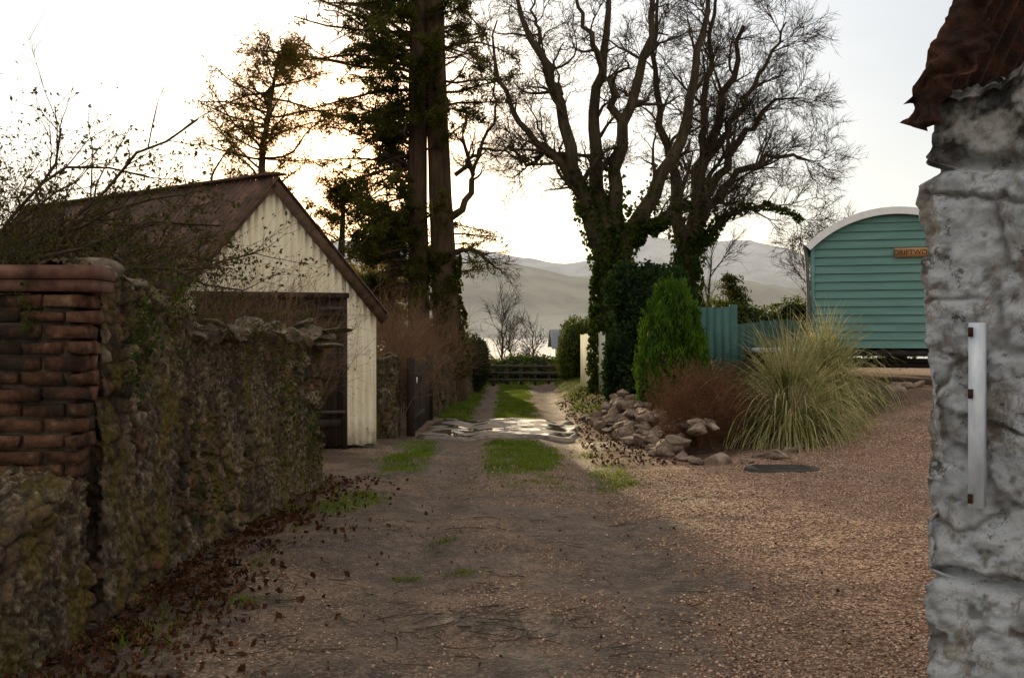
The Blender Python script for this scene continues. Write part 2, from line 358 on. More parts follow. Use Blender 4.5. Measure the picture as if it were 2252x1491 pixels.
y=3.6+rng.random(M)**1.3*8;x=-2.35+np.abs(rng.normal(0,.42,M));k=rng.random(M)<.25+1.2*fbm(x*2,y*2,4,3)**1.5;x=x[k];y=y[k];C=np.stack([x,y,H(x,y)+rng.uniform(.003,.035,len(x))],1)
leaves(b,C,.05,.7,0)
M=1800;x=rng.uniform(1.0,2.4,M);y=rng.uniform(12.5,24,M);leaves(b,np.stack([x,y,H(x,y)+rng.uniform(.005,.03,M)],1),.05,.7)
M=450;x=rng.uniform(-1.6,3,M);y=rng.uniform(4,14,M);leaves(b,np.stack([x,y,H(x,y)+rng.uniform(.004,.012,M)],1),.026,.6)
b.obj('fallen_leaves',m_litter)
b=B();M=150;x=np.concatenate([rng.uniform(-1.5,1.3,90),rng.normal(-.15,.35,60)]);y=np.concatenate([rng.uniform(4.5,9,90),rng.normal(5.7,.25,60)]);D=np.stack([rng.normal(size=M)*1.5,rng.normal(size=M),np.zeros(M)],1)
P,R=grow(np.stack([x,y,H(x,y)+.01],1),D,rng.uniform(.03,.3,M),np.full(M,.0035),5,.2,0);P[...,2]=H(P[...,0],P[...,1])+.01;b.tubes(P,R,4)
b.obj('fallen_twigs',m_twig)
def blades(b,x,y,h,wd,mi=0,lean=.5):
    M=len(x);z=H(x,y);a=rng.uniform(0,TAU,M);hh=h*rng.uniform(.5,1.4,M)
    dx,dy=np.cos(a)*wd,np.sin(a)*wd;l=rng.normal(0,lean,(M,2))*hh[:,None]
    V=np.stack([np.stack([x-dx,y-dy,z-.01],1),np.stack([x+dx,y+dy,z-.01],1),np.stack([x+l[:,0],y+l[:,1],z+hh],1)],1)
    b.add(V.reshape(-1,3),np.arange(M*3).reshape(-1,3),mi)
def gm(x,y): return grassmask(x,y,fbm(x*1.7,y*1.7,1,5),fbm(x*5,y*5,5,4))
b=B()
x=rng.uniform(-1.9,3,240000);y=8.6+rng.random(240000)**1.2*23.5;g=gm(x,y);k=(rng.random(len(x))<((g-.25)*1.1)**1.3*(g>.25))&(y<31.8) if False else (rng.random(len(x))<np.clip(g-.25,0,1)**1.4*1.6)&(y<31.8)
blades(b,x[k],y[k],.035,.007)
x=rng.uniform(-2.4,-1.7,2500);y=rng.uniform(4,11,2500);k=fbm(x*3,y*3,6,3)>.6;blades(b,x[k],y[k],.05,.006)
for cx,cy in ((-.52,8.1),(-.70,7.0),(-.33,7.05),(-1.6,6.2)):
    M=120;x=rng.normal(cx,.07,M);y=rng.normal(cy,.05,M);blades(b,x,y,.03,.005)
b.obj('grass',m_grass)
b=B();x=rng.uniform(-12,12,30000);y=rng.uniform(32,46,30000);blades(b,x,y,.12,.02);b.obj('field_grass',m_grass)

# ------------------------------------------------------------------ rubble masonry
_J=np.random.default_rng(55).random((256,256,4))
def voro2(u,v):
    vi=np.floor(v).astype(int);F1=np.full(u.shape,9.);F2=np.full(u.shape,9.);id1=np.zeros(u.shape);id2=np.zeros(u.shape);tu=np.zeros(u.shape);tv=np.zeros(u.shape)
    for dv in (-1,0,1):
        r=vi+dv;uu=u+.5*(r%2);ui=np.floor(uu).astype(int)
        for du in (-1,0,1,):
            c=ui+du;J=_J[c%256,r%256]
            px=c+.02+.96*J[...,0];py=r+.08+.84*J[...,1]
            d=(np.maximum(np.abs(uu-px)*.9,np.abs(v-py))*.65+np.hypot(uu-px,v-py)*.35)*(.75+.5*J[...,3])
            up=d<F1
            F2=np.where(up,F1,np.minimum(F2,d));F1=np.where(up,d,F1)
            id1=np.where(up,J[...,2],id1);id2=np.where(up,J[...,3],id2)
            tu=np.where(up,(uu-px)*(J[...,2]*7%1-.5),tu);tv=np.where(up,(v-py)*(J[...,3]*7%1-.5),tv)
    return F1,F2,id1,id2,tu+tv
def rubble(name,pts,th,hfn,cw,ch,amp,res,mat,base=-.15,seed=0,extra=None,parent=None,batter=.03,flush=.8,fineA=1.,wobA=.5):
    pts=np.array(pts,float);d=np.concatenate([[0],np.cumsum(np.hypot(*np.diff(pts,axis=0).T))])
    n=max(int(d[-1]/res),3);t=np.linspace(0,d[-1],n);C=np.stack([np.interp(t,d,pts[:,0]),np.interp(t,d,pts[:,1])],1)
    T=np.gradient(C,axis=0);T/=np.linalg.norm(T,axis=1,keepdims=True);Nn=np.stack([T[:,1],-T[:,0]],1)
    k=max(int(th/res),3);c=np.linspace(-1,1,k+2)[1:-1]
    O=[];Cr=[];No=[]
    O.append(C+Nn*th/2);Cr.append(C);No.append(Nn)
    O.append(C[-1]-Nn[-1]*th/2*c[:,None]);Cr.append(np.repeat(C[-1:]-T[-1]*th*.3,k,0));No.append(np.repeat(T[-1:],k,0))
    O.append((C-Nn*th/2)[::-1]);Cr.append(C[::-1]);No.append(-Nn[::-1])
    O.append(C[0]+Nn[0]*th/2*c[:,None]);Cr.append(np.repeat(C[:1]+T[0]*th*.3,k,0));No.append(np.repeat(-T[:1],k,0))
    O=np.concatenate(O);Cr=np.concatenate(Cr);No=np.concatenate(No)
    for _ in range(2): No=(np.roll(No,1,0)+No*2+np.roll(No,-1,0));No/=np.linalg.norm(No,axis=1,keepdims=True)
    S=np.concatenate([[0],np.cumsum(np.linalg.norm(np.diff(O,axis=0),axis=1))])+seed*7.3
    hh=np.array(hfn(Cr[:,0],Cr[:,1]))*np.ones(len(O))+(fbm(Cr[:,0]*4+seed,Cr[:,1]*4,seed,3)-.5)*.10
    m=int((hh.max()-base)/res)+2;kt=max(int(th/2/res),3)
    fz=np.linspace(0,1,m)
    P=[];UV=[];NN=[]
    for f in fz:
        z=base+f*(hh-base);o=O-No*batter*(z[:,None])
        P.append(np.stack([o[:,0],o[:,1],z],1));UV.append(np.stack([S,z],1));NN.append(np.concatenate([No,np.zeros((len(O),1))],1))
    top=P[-1]
    for r in range(1,kt+1):
        l=r/kt;o=top[:,:2]*(1-l)+Cr*l
        P.append(np.stack([o[:,0],o[:,1],hh+.05*math.sin(l*math.pi/2)],1));UV.append(np.stack([S,hh+l*th/2],1));NN.append(np.tile([0,0,1.],(len(O),1)))
    P=np.stack(P);UV=np.stack(UV);NN=np.stack(NN)
    NN[m-1,:,2]=1;NN[m-1]/=np.linalg.norm(NN[m-1],axis=1,keepdims=True)
    wob=(fbm(UV[...,0]*5,UV[...,1]*5,3,4)-.5)*wobA;wob2=(fbm(UV[...,0]*5+9,UV[...,1]*5,5,4)-.5)*wobA*1.3
    F1,F2,i1,i2,tilt=voro2(UV[...,0]/cw+wob,UV[...,1]/ch+wob2)
    eg=ss((F2-F1)/.12)
    mm=ss((fbm(UV[...,0]*1.3,UV[...,1]*1.5,7,5)-.46)/.12)*flush
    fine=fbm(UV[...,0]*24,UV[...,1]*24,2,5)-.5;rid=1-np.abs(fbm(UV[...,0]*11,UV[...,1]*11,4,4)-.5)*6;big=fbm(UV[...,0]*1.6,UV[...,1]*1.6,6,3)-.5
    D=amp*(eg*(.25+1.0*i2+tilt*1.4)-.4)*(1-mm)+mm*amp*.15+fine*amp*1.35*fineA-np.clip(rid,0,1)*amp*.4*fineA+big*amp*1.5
    if extra is not None: D=D+extra(P,UV)
    P=P+NN*D[...,None]
    nr,nc=P.shape[:2]
    ii,jj=np.meshgrid(np.arange(nr-1),np.arange(nc),indexing='ij');a=ii*nc+jj;bb=ii*nc+(jj+1)%nc
    F=np.stack([a,bb,bb+nc,a+nc],-1).reshape(-1,4)
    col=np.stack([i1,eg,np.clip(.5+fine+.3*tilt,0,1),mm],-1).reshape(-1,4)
    b=B();b.add(P,F);return b.obj(name,mat,parent,smooth=True,col=col)
def stonemat(name,dark=1.,moss=.5):
    n=N(name);r,g,bb,a=n.attr();d=dark
    base=n.ramp(r,[(0,(.035*d,.024*d,.015*d)),(.3,(.10*d,.066*d,.040*d)),(.55,(.20*d,.125*d,.072*d)),(.8,(.29*d,.22*d,.145*d)),(1,(.17*d,.068*d,.038*d))])
    base=n.mix(.8,base,n.ramp(n.noise(26,7,None,.7),[(.32,.2),(.68,1.5)]),'MULTIPLY')
    mort=n.ramp(n.noise(24,8,None,.75),[(.36,(.03*d,.022*d,.014*d)),(.5,(.13*d,.098*d,.060*d)),(.63,(.44*d,.36*d,.24*d))])
    c=n.mix(n.math('SUBTRACT',1.,g),base,n.mix(.6,mort,(.03*d,.022*d,.014*d)))
    c=n.mix(a,c,mort)
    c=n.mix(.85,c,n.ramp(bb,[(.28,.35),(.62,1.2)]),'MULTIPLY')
    dk=n.ramp(n.noise(1.3,6,n.vec((2,2,.6)),.7),[(.42,.75),(.55,0.)]);c=n.mix(dk,c,n.mix(.7,c,(.022,.015,.009)))
    ms=n.math('MULTIPLY',n.ramp(n.noise(1.9,8,n.vec((1.8,1.8,.7)),.75),[(.50,0.),(.58,1.)]),moss)
    c=n.mix(ms,c,n.ramp(n.noise(34,5),[(.32,(.028,.028,.005)),(.68,(.22,.155,.024))]))
    return n.fin(c,.97,n.noise(60,8,None,.8),1.,.03)
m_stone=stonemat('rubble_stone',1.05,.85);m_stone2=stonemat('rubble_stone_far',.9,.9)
def hA(x,y): return 1.93-.17*ss((y-6)/1.4)-.24*ss((y-7.62)/.12)-.0*y
e=empty('stone_wall')
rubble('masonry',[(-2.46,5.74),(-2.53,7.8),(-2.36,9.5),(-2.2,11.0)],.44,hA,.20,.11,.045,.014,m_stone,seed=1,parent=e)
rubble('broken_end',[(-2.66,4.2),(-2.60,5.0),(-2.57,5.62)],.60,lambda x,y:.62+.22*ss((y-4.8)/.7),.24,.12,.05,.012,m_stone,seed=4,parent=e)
import bmesh
bm=bmesh.new();bmesh.ops.create_icosphere(bm,subdivisions=3,radius=1);bm.verts.ensure_lookup_table()
IV=np.array([v.co[:] for v in bm.verts]);IF=np.array([[v.index for v in f.verts] for f in bm.faces]);bm.free()
def rock(b,c,size,flat=(1,.75,.6),mi=0,sharp=9):
    V=IV.copy()
    for _ in range(sharp):
        nrm=runit(1)[0];d=rng.uniform(.35,.75);k=V@nrm;V=V-np.outer(np.maximum(k-d,0),nrm)
    V=V+IV*(fbm(IV[:,0]*3+c[0]*9,IV[:,1]*3+IV[:,2]*2+c[1]*7,1,3)-.5)[:,None]*.14
    V*=np.array(flat)*size*1.25*rng.uniform(.75,1.25,3);a=rng.uniform(0,TAU);t=rng.normal(0,.28)
    R1=np.array([[math.cos(a),-math.sin(a),0],[math.sin(a),math.cos(a),0],[0,0,1]]);R2=np.array([[1,0,0],[0,math.cos(t),-math.sin(t)],[0,math.sin(t),math.cos(t)]])
    b.add(V@R2.T@R1.T+np.array(c),IF,mi)
n=N('coping_stone');c=n.ramp(n.noise(9,7,None,.7),[(.3,(.045,.033,.022)),(.5,(.15,.115,.08)),(.7,(.32,.26,.19))]);c=n.mix(n.ramp(n.noise(3.5,6),[(.52,0.),(.6,.85)]),c,(.11,.09,.02));m_cope=n.fin(c,.95,n.noise(30,7,None,.7),.9,.03)
b=B()
for y in np.arange(6.0,7.6,.13): rock(b,(-2.44+rng.normal(0,.05),y,float(hA(0,y))+.02),rng.uniform(.09,.14),(1,.8,.5),sharp=9)
for y in np.arange(7.75,11.05,.19):
    for k in range(2): rock(b,(-2.58+(y-7.8)*.1+k*.24-.05+rng.normal(0,.04),y+rng.normal(0,.04),1.54+rng.uniform(0,.10)),rng.uniform(.12,.22),(1,.8,.36),sharp=14)
for k in range(5): rock(b,(-2.12+rng.normal(0,.10),10.85+rng.normal(0,.1),1.67-.055*k),.15,(1.3,.85,.18),sharp=6)
b.obj('coping',m_cope,e,smooth=False)
b=B()
for cx,cy,cz,s,M in ((-2.26,6.25,1.6,.12,180),(-2.26,6.1,1.35,.1,60),(-2.0,10.1,.55,.25,260),(-2.05,9.2,.9,.3,240),(-2.6,5.45,1.7,.06,50),(-2.27,6.9,1.75,.15,120),(-2.15,10.6,1.2,.3,200),(-2.28,7.6,.5,.3,120)):
    x=cx+.05+np.abs(rng.normal(0,.03,M));leaves(b,np.stack([x,rng.normal(cy,s,M),rng.normal(cz,s,M)],1),.032,.8)
b.obj('ivy',m_ivy,e)
e=empty('brick_pier');b=B()
z=.0;row=0;px1=-2.225
while z<1.79:
    h=.072;off=.0 if row%2 else -.11
    for yy in (5.56,5.67) :
        x=-3.15+off
        while x<px1-.05:
            x2=min(x+.215,px1+rng.normal(0,.014)-.10*ss((1.5-z)/1.0))
            if x2-x>.04:
                b.box(((x+x2)/2,yy+rng.normal(0,.009),z+h/2+.005),(x2-x-.012,.10,h-.010+rng.normal(0,.004)),rng.normal(0,.04),rx=rng.normal(0,.06))
                b.v[-1]=b.v[-1]+rng.normal(0,.006,b.v[-1].shape)
            x+=.225
    z+=h+.010;row+=1
n=N('old_brick');c=n.ramp(n.noise(5,7,None,.75),[(.3,(.020,.012,.009)),(.43,(.09,.040,.022)),(.55,(.20,.092,.05)),(.68,(.34,.22,.13))]);c=n.mix(n.ramp(n.noise(2.,6,None,.7),[(.49,0.),(.57,.85)]),c,(.032,.025,.013));m_brick=n.fin(c,.95,n.noise(35,8,None,.8),1.,.03)
b.obj('bricks',m_brick,e)
b=B();b.box((-2.78,5.64,.89),(.86,.17,1.78));b.obj('mortar',simple('mortar',(.03,.022,.015),(.15,.12,.085),12,.95,.8,(1,1,1),.02),e)
b=B();b.box((-2.67,5.64,1.845),(.93,.30,.06));b.box((-2.66,5.63,1.915),(.93,.32,.07),.01)
b.obj('cap',simple('cap_stone',(.05,.024,.018),(.20,.10,.07),9,.9,.8,(1,1,1),.02),e)

e=empty('stone_wall')
rubble('masonry',[(-2.35,15.95),(-1.72,15.9)],.42,lambda x,y:1.2,.26,.15,.05,.03,m_stone2,seed=2,parent=e)
e=empty('stone_wall')
rubble('masonry',[(-1.72,19.2),(-1.45,24),(-1.05,31.5)],.42,lambda x,y:1.03-.01*(y-19),.26,.15,.05,.045,m_stone2,seed=5,parent=e)
b=B()
for y in np.arange(19.2,31.4,.2): rock(b,(-1.72+(y-19.2)*.054+rng.normal(0,.04),y,1.04-.01*(y-19)),rng.uniform(.11,.16),(.9,1,.7),sharp=8)
b.obj('coping',m_cope,e)
e=empty('wooden_gate');b=B()
for i in range(17): b.box((-1.56+.003*i,16.15+i*.175,.55),(.03,.165,1.06+rng.normal(0,.01)),rng.normal(0,.03))
b.box((-1.53,17.6,.9),(.04,2.9,.1));b.box((-1.53,17.6,.25),(.04,2.9,.1));b.box((-1.55,16.02,.58),(.12,.12,1.25));b.box((-1.5,19.08,.58),(.12,.12,1.2))
b.obj('boards',simple('gate_wood',(.015,.011,.008),(.055,.036,.024),14,.9,.4,(1,1,.1)),e)
b=B();b.box((-1.46,16.05,.86),(.015,.07,.09));b.obj('label',simple('white_label',(.7,.7,.68),(.8,.8,.78),4,.5,0),e)

# ------------------------------------------------------------------ corrugated shed
shed=empty('corrugated_shed')
gd=np.array([.94,.342,0]);gn=np.array([.342,-.94,0]);gc=np.array([-3.22,14.05,0]);rd=np.array([-.8,.6,0]);hw=1.42;ez=1.90;sl_=1.21
def corr_cols(b,s0,s1,zb,zt,off,pitch=.1,amp=.018):
    s=np.arange(s0,s1+.001,pitch/8);w=np.sin(s/pitch*TAU)*amp
    base=gc+s[:,None]*gd+(w+off)[:,None]*gn
    lo=base.copy();hi=base.copy();lo[:,2]=zb(s);hi[:,2]=zt(s)
    n_=len(s);i=np.arange(n_-1)
    b.add(np.concatenate([lo,hi]),np.stack([i,i+1,i+1+n_,i+n_],-1))
gt=lambda s:ez+(hw-np.abs(s))*sl_
b=B()
rag=lambda s:.02+.05*fbm(s*9,s*0+3,1,3)
corr_cols(b,-hw,-.98,rag,lambda s:gt(s)*0+1.88,0);corr_cols(b,.99,hw,rag,lambda s:gt(s)*0+1.88,0)
corr_cols(b,-hw,-.98,lambda s:s*0+1.84,gt,.012);corr_cols(b,.99,hw,lambda s:s*0+1.84,lambda s:np.maximum(gt(s),1.86),.012)
corr_cols(b,-.98,.99,lambda s:s*0+2.09,gt,.012)
n=N('cream_corrugated');st=n.noise(6,6,n.vec((3,3,.25)));c=n.ramp(st,[(.25,(.46,.37,.22)),(.42,(.78,.69,.50)),(.7,(.88,.82,.66))])
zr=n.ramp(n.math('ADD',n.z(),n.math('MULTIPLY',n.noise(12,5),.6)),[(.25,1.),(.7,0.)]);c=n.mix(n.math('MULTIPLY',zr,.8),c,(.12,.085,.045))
c=n.mix(n.ramp(n.noise(9,7,n.vec((1,1,.6)),.7),[(.61,0.),(.69,.7)]),c,(.27,.15,.07))
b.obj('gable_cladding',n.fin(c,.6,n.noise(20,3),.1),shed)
b=B();m_dkwood=simple('dark_timber',(.014,.009,.006),(.055,.036,.024),12,.85,.5,(1,1,.15))
p=gc+gd*.97;b.box((p[0],p[1]+.02,1.03),(.06,.08,2.08),.35)
b.beam(gc+gd*-1.05+np.array([0,0,2.10])+gn*.03,gc+gd*1.03+np.array([0,0,2.10])+gn*.03,.05,.07)
for k in range(13):
    s=-.96+k*.155;c_=gc+gd*(s+.075)-gn*.05;b.box((c_[0],c_[1],1.05),(.148,.03,2.04),.349)
for zz in (.35,1.0,1.85):
    b.beam(gc+gd*-.95+np.array([0,0,zz])-gn*.02,gc+gd*.95+np.array([0,0,zz])-gn*.02,.03,.10)
b.obj('double_door',m_dkwood,shed)
b=B();
b.beam(gc+gd*.62+np.array([0,0,1.92])+gn*.01,gc+gd*1.0+np.array([0,0,1.92])+gn*.035,.012,.05);b.beam(gc+gd*.62+np.array([0,0,.5])+gn*.01,gc+gd*1.0+np.array([0,0,.5])+gn*.035,.012,.05)
b.obj('strap_hinges',simple('iron',(.02,.018,.016),(.07,.05,.04),20,.5,.2),shed)
n=N('rusty_roof');c=n.ramp(n.noise(5,6,n.vec((1,1,1))),[(.3,(.026,.015,.011)),(.5,(.085,.046,.033)),(.7,(.18,.095,.062))]);c=n.mix(n.ramp(n.noise(1.3,4),[(.5,0.),(.65,.5)]),c,(.07,.06,.055));m_roof=n.fin(c,.75,n.noise(30,4),.3)
def roof(b,side,L=6.5):
    t=np.arange(-.14,L,.12/6);v=np.linspace(0,1.07,6)
    R0=gc+np.array([0,0,ez+hw*sl_+.06]);E0=gc+gd*hw*side+np.array([0,0,ez+.06])
    P=[];
    for vv in v: P.append((R0*(1-vv)+E0*vv)[None]+rd*t[:,None]+np.array([0,0,1])*(np.sin(t/.12*TAU)*.03)[:,None])
    P=np.stack(P);a,c=P.shape[:2];ii,jj=np.meshgrid(np.arange(a-1),np.arange(c-1),indexing='ij');q=(ii*c+jj).ravel()
    b.add(P,np.stack([q,q+1,q+1+c,q+c],-1))
b=B();roof(b,-1);roof(b,1);top=gc+np.array([0,0,ez+hw*sl_+.09]);b.beam(top-rd*.16,top+rd*6.5,.2,.03)
b.obj('roof_sheets',m_roof,shed,smooth=False)
b=B()
for sd_ in (-1,1):
    p=gc+np.array([0,0,ez+hw*sl_+.0])+gn*.09-np.array([0,0,.03]);q=gc+gd*hw*1.07*sd_+np.array([0,0,ez-.07*sl_*hw-.03])+gn*.09
    b.beam(p,q,.03,.13)
b.obj('bargeboards',simple('barge',(.035,.020,.012),(.11,.062,.036),10,.85,.4),shed)
b=B()
for sd_ in (-1,1):
    p=gc+gd*hw*sd_;q=p+rd*6.4;b.add([p-gn*.03,q,q+[0,0,ez],p+[0,0,ez]-gn*.03],[[0,1,2,3]])
p=gc-gd*hw+rd*6.4;q=gc+gd*hw+rd*6.4;b.add([p,q,q+[0,0,ez],gc+rd*6.4+[0,0,ez+hw*sl_],p+[0,0,ez]],[[0,1,2,3,4]])
b.obj('side_walls',simple('shed_side',(.3,.26,.2),(.6,.56,.47),5,.8,.1),shed)

# ------------------------------------------------------------------ whitewashed outbuilding (near right)
ob=empty('whitewashed_stone_outbuilding')
fd=np.array([.80,-.60]);sdv=np.array([.75,.66])
n=N('whitewash');r,g,bb,a=n.attr();w1=n.ramp(n.noise(14,6,None,.7),[(.3,(.56,.60,.65)),(.5,(.80,.84,.88)),(.8,(.88,.90,.92))])
st=n.ramp(n.noise(4.5,9,n.vec((1.4,1.4,.9)),.78,.4),[(.52,0.),(.59,1.)]);c=n.mix(n.math('MULTIPLY',st,.75),w1,n.ramp(n.noise(20,6),[(.3,(.14,.10,.06)),(.7,(.50,.42,.30))]))
c=n.mix(n.math('MULTIPLY',n.math('SUBTRACT',1.,g),.5),c,(.14,.10,.06))
c=n.mix(n.ramp(bb,[(.24,.7),(.40,0.)]),c,(.16,.12,.08))
st2=n.ramp(n.noise(9,8,None,.78),[(.58,0.),(.62,1.)]);c=n.mix(n.math('MULTIPLY',st2,.75),c,(.06,.045,.03))
zt=n.ramp(n.math('ADD',n.math('MULTIPLY',n.z(),.4),n.math('MULTIPLY',n.noise(6,4),.12)),[(.905,0.),(.95,1.)]);c=n.mix(n.math('MULTIPLY',zt,.9),c,n.ramp(n.noise(8,6),[(.44,(.02,.014,.010)),(.58,(.6,.58,.54))]))
m_ww=n.fin(c,.85,n.noise(40,9,None,.8),1.,.035)
def ex(P,UV):
    z=P[...,2];wv=(fbm(P[...,0]*5,P[...,1]*5,2,2)-.5)*.10
    g=-.09*np.exp(-((z-.775+wv)/.018)**2)-.12*np.exp(-((z-2.15+wv)/.03)**2)
    g=g-.045*ss((z-2.17)/.05)
    g=g+.045*(fbm(UV[...,0]*3,UV[...,1]*5,7,5)-.5)+.055*(fbm(UV[...,0]*14,UV[...,1]*16,3,6)-.5)
    g=g+.02*np.sin(z*3.1+1)
    return g
cor=np.array([1.285,3.72])
rubble('masonry',[tuple(cor+fd*.18+sdv*.12),tuple(cor+fd*1.8+sdv*.12)],.40,lambda x,y:2.42+.9*np.maximum((x-1.7),0),.42,.30,.025,.009,m_ww,seed=3,parent=ob,extra=ex,batter=.0,flush=.7)
rubble('side_masonry',[tuple(cor+sdv*.35+fd*.25),tuple(cor+sdv*3.4+fd*.25)],.36,lambda x,y:2.2,.5,.4,.03,.04,m_ww,seed=6,parent=ob,extra=None,batter=.0)
ang=math.atan2(-.6,.8);nf_=np.array([-.60,-.80])
b=B();p=cor+fd*.375+nf_*.118;b.box((p[0],p[1],1.33),(.045,.05,.60),ang)
b.obj('frame_board',simple('board_paint',(.42,.47,.54),(.78,.82,.86),16,.6,.4,(1,1,.3)),ob)
b=B();p=cor+fd*.36+nf_*.145
for zz in (1.06,1.40,1.6): b.box((p[0],p[1],zz),(.014,.012,.03),ang)
n=N('rust');c=n.ramp(n.noise(12,7,None,.7),[(.3,(.010,.006,.004)),(.5,(.045,.018,.010)),(.7,(.14,.052,.024))]);m_rust=n.fin(c,.85,n.noise(20,7,None,.7),1.,.02)
b.obj('nail_stains',m_rust,ob)
b=B()
e3=np.array([sdv[0],sdv[1],0]);f3=np.array([fd[0],fd[1],0]);up=f3*.40+np.array([0,0,.917])
O=np.array([cor[0],cor[1],2.335])+f3*.19+e3*.0
u=np.arange(-.16,3.2,.09/8);v=np.linspace(0,1.6,40)
U,Vv=np.meshgrid(u,v,indexing='ij');wave=np.sin(U/.09*TAU)*.015
rg=(fbm(Vv*9,Vv*0+2,1,4)-.5)*.6;Uj=np.where(U<0,U*(1+rg*2),U)
nrm=np.cross(e3,up);nrm/=np.linalg.norm(nrm)
P=O+e3*Uj[...,None]+up*(Vv+(fbm(U*8,U*0,4,3)-.5)*.1*(Vv<.1))[...,None]+nrm*(wave+(fbm(U*4,Vv*4,6,3)-.5)*.05)[...,None]
a,c=P.shape[:2];ii,jj=np.meshgrid(np.arange(a-1),np.arange(c-1),indexing='ij');q=(ii*c+jj).ravel();b.add(P,np.stack([q,q+1,q+1+c,q+c],-1))
v=np.linspace(-.04,1.5,140);h=np.linspace(0,1,14);VV,HH=np.meshgrid(v,h,indexing='ij')
dep=.02+.18*fbm(v*9,v*0+6,3,5)**1.2+.06*vnoise(v*30,v*0,1)
P=O-e3*.15+up*VV[...,None]+(f3*.8-np.array([0,0,.35]))*(HH*dep[:,None])[...,None]-e3*((fbm(VV*16,HH*3,2,4)-.5)*.14)[...,None]
a,c=P.shape[:2];ii,jj=np.meshgrid(np.arange(a-1),np.arange(c-1),indexing='ij');q=(ii*c+jj).ravel();b.add(P,np.stack([q,q+1,q+1+c,q+c],-1))
b.obj('rusty_roof_sheet',m_rust,ob,smooth=True)

# ------------------------------------------------------------------ shepherd hut
hut=empty('shepherd_hut');hx,hy=7.15,19.8;W=1.45;zb,ze,za=1.30,3.28,3.84;Rr=(W*W+(za-ze)**2)/(2*(za-ze));zc=za-Rr
_a=math.radians(-17);_p=Vector((hx-W,hy,0));_c,_s=math.cos(_a),math.sin(_a)
hut.rotation_euler=(0,0,_a);hut.location=(_p.x-(_c*_p.x-_s*_p.y),_p.y-(_s*_p.x+_c*_p.y),0)
def hwid(z): return W if z<=ze else math.sqrt(max(Rr*Rr-(z-zc)**2,0))
n=N('teal_paint');c=n.ramp(n.noise(3,5,n.vec((.5,1,4))),[(.3,(.09,.20,.178)),(.7,(.135,.265,.235))]);m_teal=n.fin(c,.6,n.noise(30,3,n.vec((.3,1,6))),.15)
b=B();z=zb
while z<za-.03:
    h=min(.155,za-z);w0=hwid(z);w1=hwid(min(z+h,za-.005))
    b.add([[hx-w0,hy-.045,z],[hx+w0,hy-.045,z],[hx+w1,hy-.008,z+h+.008],[hx-w1,hy-.008,z+h+.008]],[[0,1,2,3]]);b.add([[hx-w0,hy-.045,z],[hx-w0,hy,z],[hx+w0,hy,z],[hx+w0,hy-.045,z]],[[0,1,2,3]]);z+=.155
for s in (-1,1):
    z=zb
    while z<ze:
        h=.155;x0=hx+s*(W+.03);x1=hx+s*(W+.005);b.add([[x0,hy,z],[x0,hy+5,z],[x1,hy+5,z+h],[x1,hy,z+h]],[[0,1,2,3]]);z+=.155
b.add([[hx-W,hy+5,zb],[hx+W,hy+5,zb],[hx+W,hy+5,ze],[hx-W,hy+5,ze]],[[0,1,2,3]])
b.add([[hx-W,hy,zb],[hx+W,hy,zb],[hx+W,hy+5,zb],[hx-W,hy+5,zb]],[[0,1,2,3]])
b.box((hx-W-.01,hy-.03,(zb+ze)/2),(.07,.07,ze-zb));b.box((hx+W+.01,hy-.03,(zb+ze)/2),(.07,.07,ze-zb))
b.obj('weatherboard_body',m_teal,hut)
b=B();am=math.asin(min((W+.12)/(Rr+.03),1));th=np.linspace(-am,am,41)
def arc(r,y): return np.stack([hx+r*np.sin(th),np.full(41,y),zc+r*np.cos(th)],1)
A=[arc(Rr-.07,hy-.16),arc(Rr+.06,hy-.16),arc(Rr+.06,hy-.08),arc(Rr-.07,hy-.08)]
for i in range(4):
    a0,a1=A[i],A[(i+1)%4];k=np.arange(40);b.add(np.concatenate([a0,a1]),np.stack([k,k+1,k+42,k+41],-1))
b.obj('white_roof_trim',simple('white_paint',(.70,.71,.71),(.82,.82,.81),8,.5,.05),hut)
b=B();a0,a1=arc(Rr+.035,hy-.10),arc(Rr+.035,hy+5.1);k=np.arange(40);b.add(np.concatenate([a0,a1]),np.stack([k,k+1,k+42,k+41],-1))
b.obj('curved_roof',simple('roof_metal',(.3,.31,.32),(.45,.46,.46),6,.4,.05),hut)
b=B();b.beam((hx-W-.14,hy-.05,3.2),(hx-W-.14,hy+5,3.2),.09,.08);b.tubes([[[hx-W-.16,hy-.02,3.22],[hx-W-.12,hy-.06,3.0],[hx-W-.08,hy-.08,2.2],[hx-W-.08,hy-.08,1.3]]],[[.035]*4],8)
b.obj('gutter_downpipe',simple('dark_plastic',(.06,.06,.06),(.12,.12,.12),8,.4,0),hut)
b=B();gz=float(H(hx,hy))
b.box((hx,hy+2.5,zb-.09),(2.5,4.9,.12));
for yy in (hy+.8,hy+4.2):
    b.beam((hx-1.2,yy,gz+.33),(hx+1.2,yy,gz+.33),.1,.1)
    for s in (-1,1):
        cx=hx+s*1.15;t=np.linspace(0,TAU,25)
        P=np.stack([np.full(25,cx),yy+.3*np.cos(t),gz+.32+.3*np.sin(t)],1);b.tubes(P[None],np.full((1,25),.035),6)
        for q_ in range(8): b.beam((cx,yy,gz+.32),(cx,yy+.3*math.cos(q_*TAU/8),gz+.32+.3*math.sin(q_*TAU/8)),.03,.03)
b.obj('chassis_wheels',simple('iron_black',(.012,.012,.012),(.04,.035,.03),9,.6,.1),hut)
b=B();b.box((7.52,hy-.06,3.06),(.76,.025,.17));b.obj('name_board',simple('sign_wood',(.34,.18,.07),(.48,.27,.12),9,.6,.1,(.3,1,4)),hut)
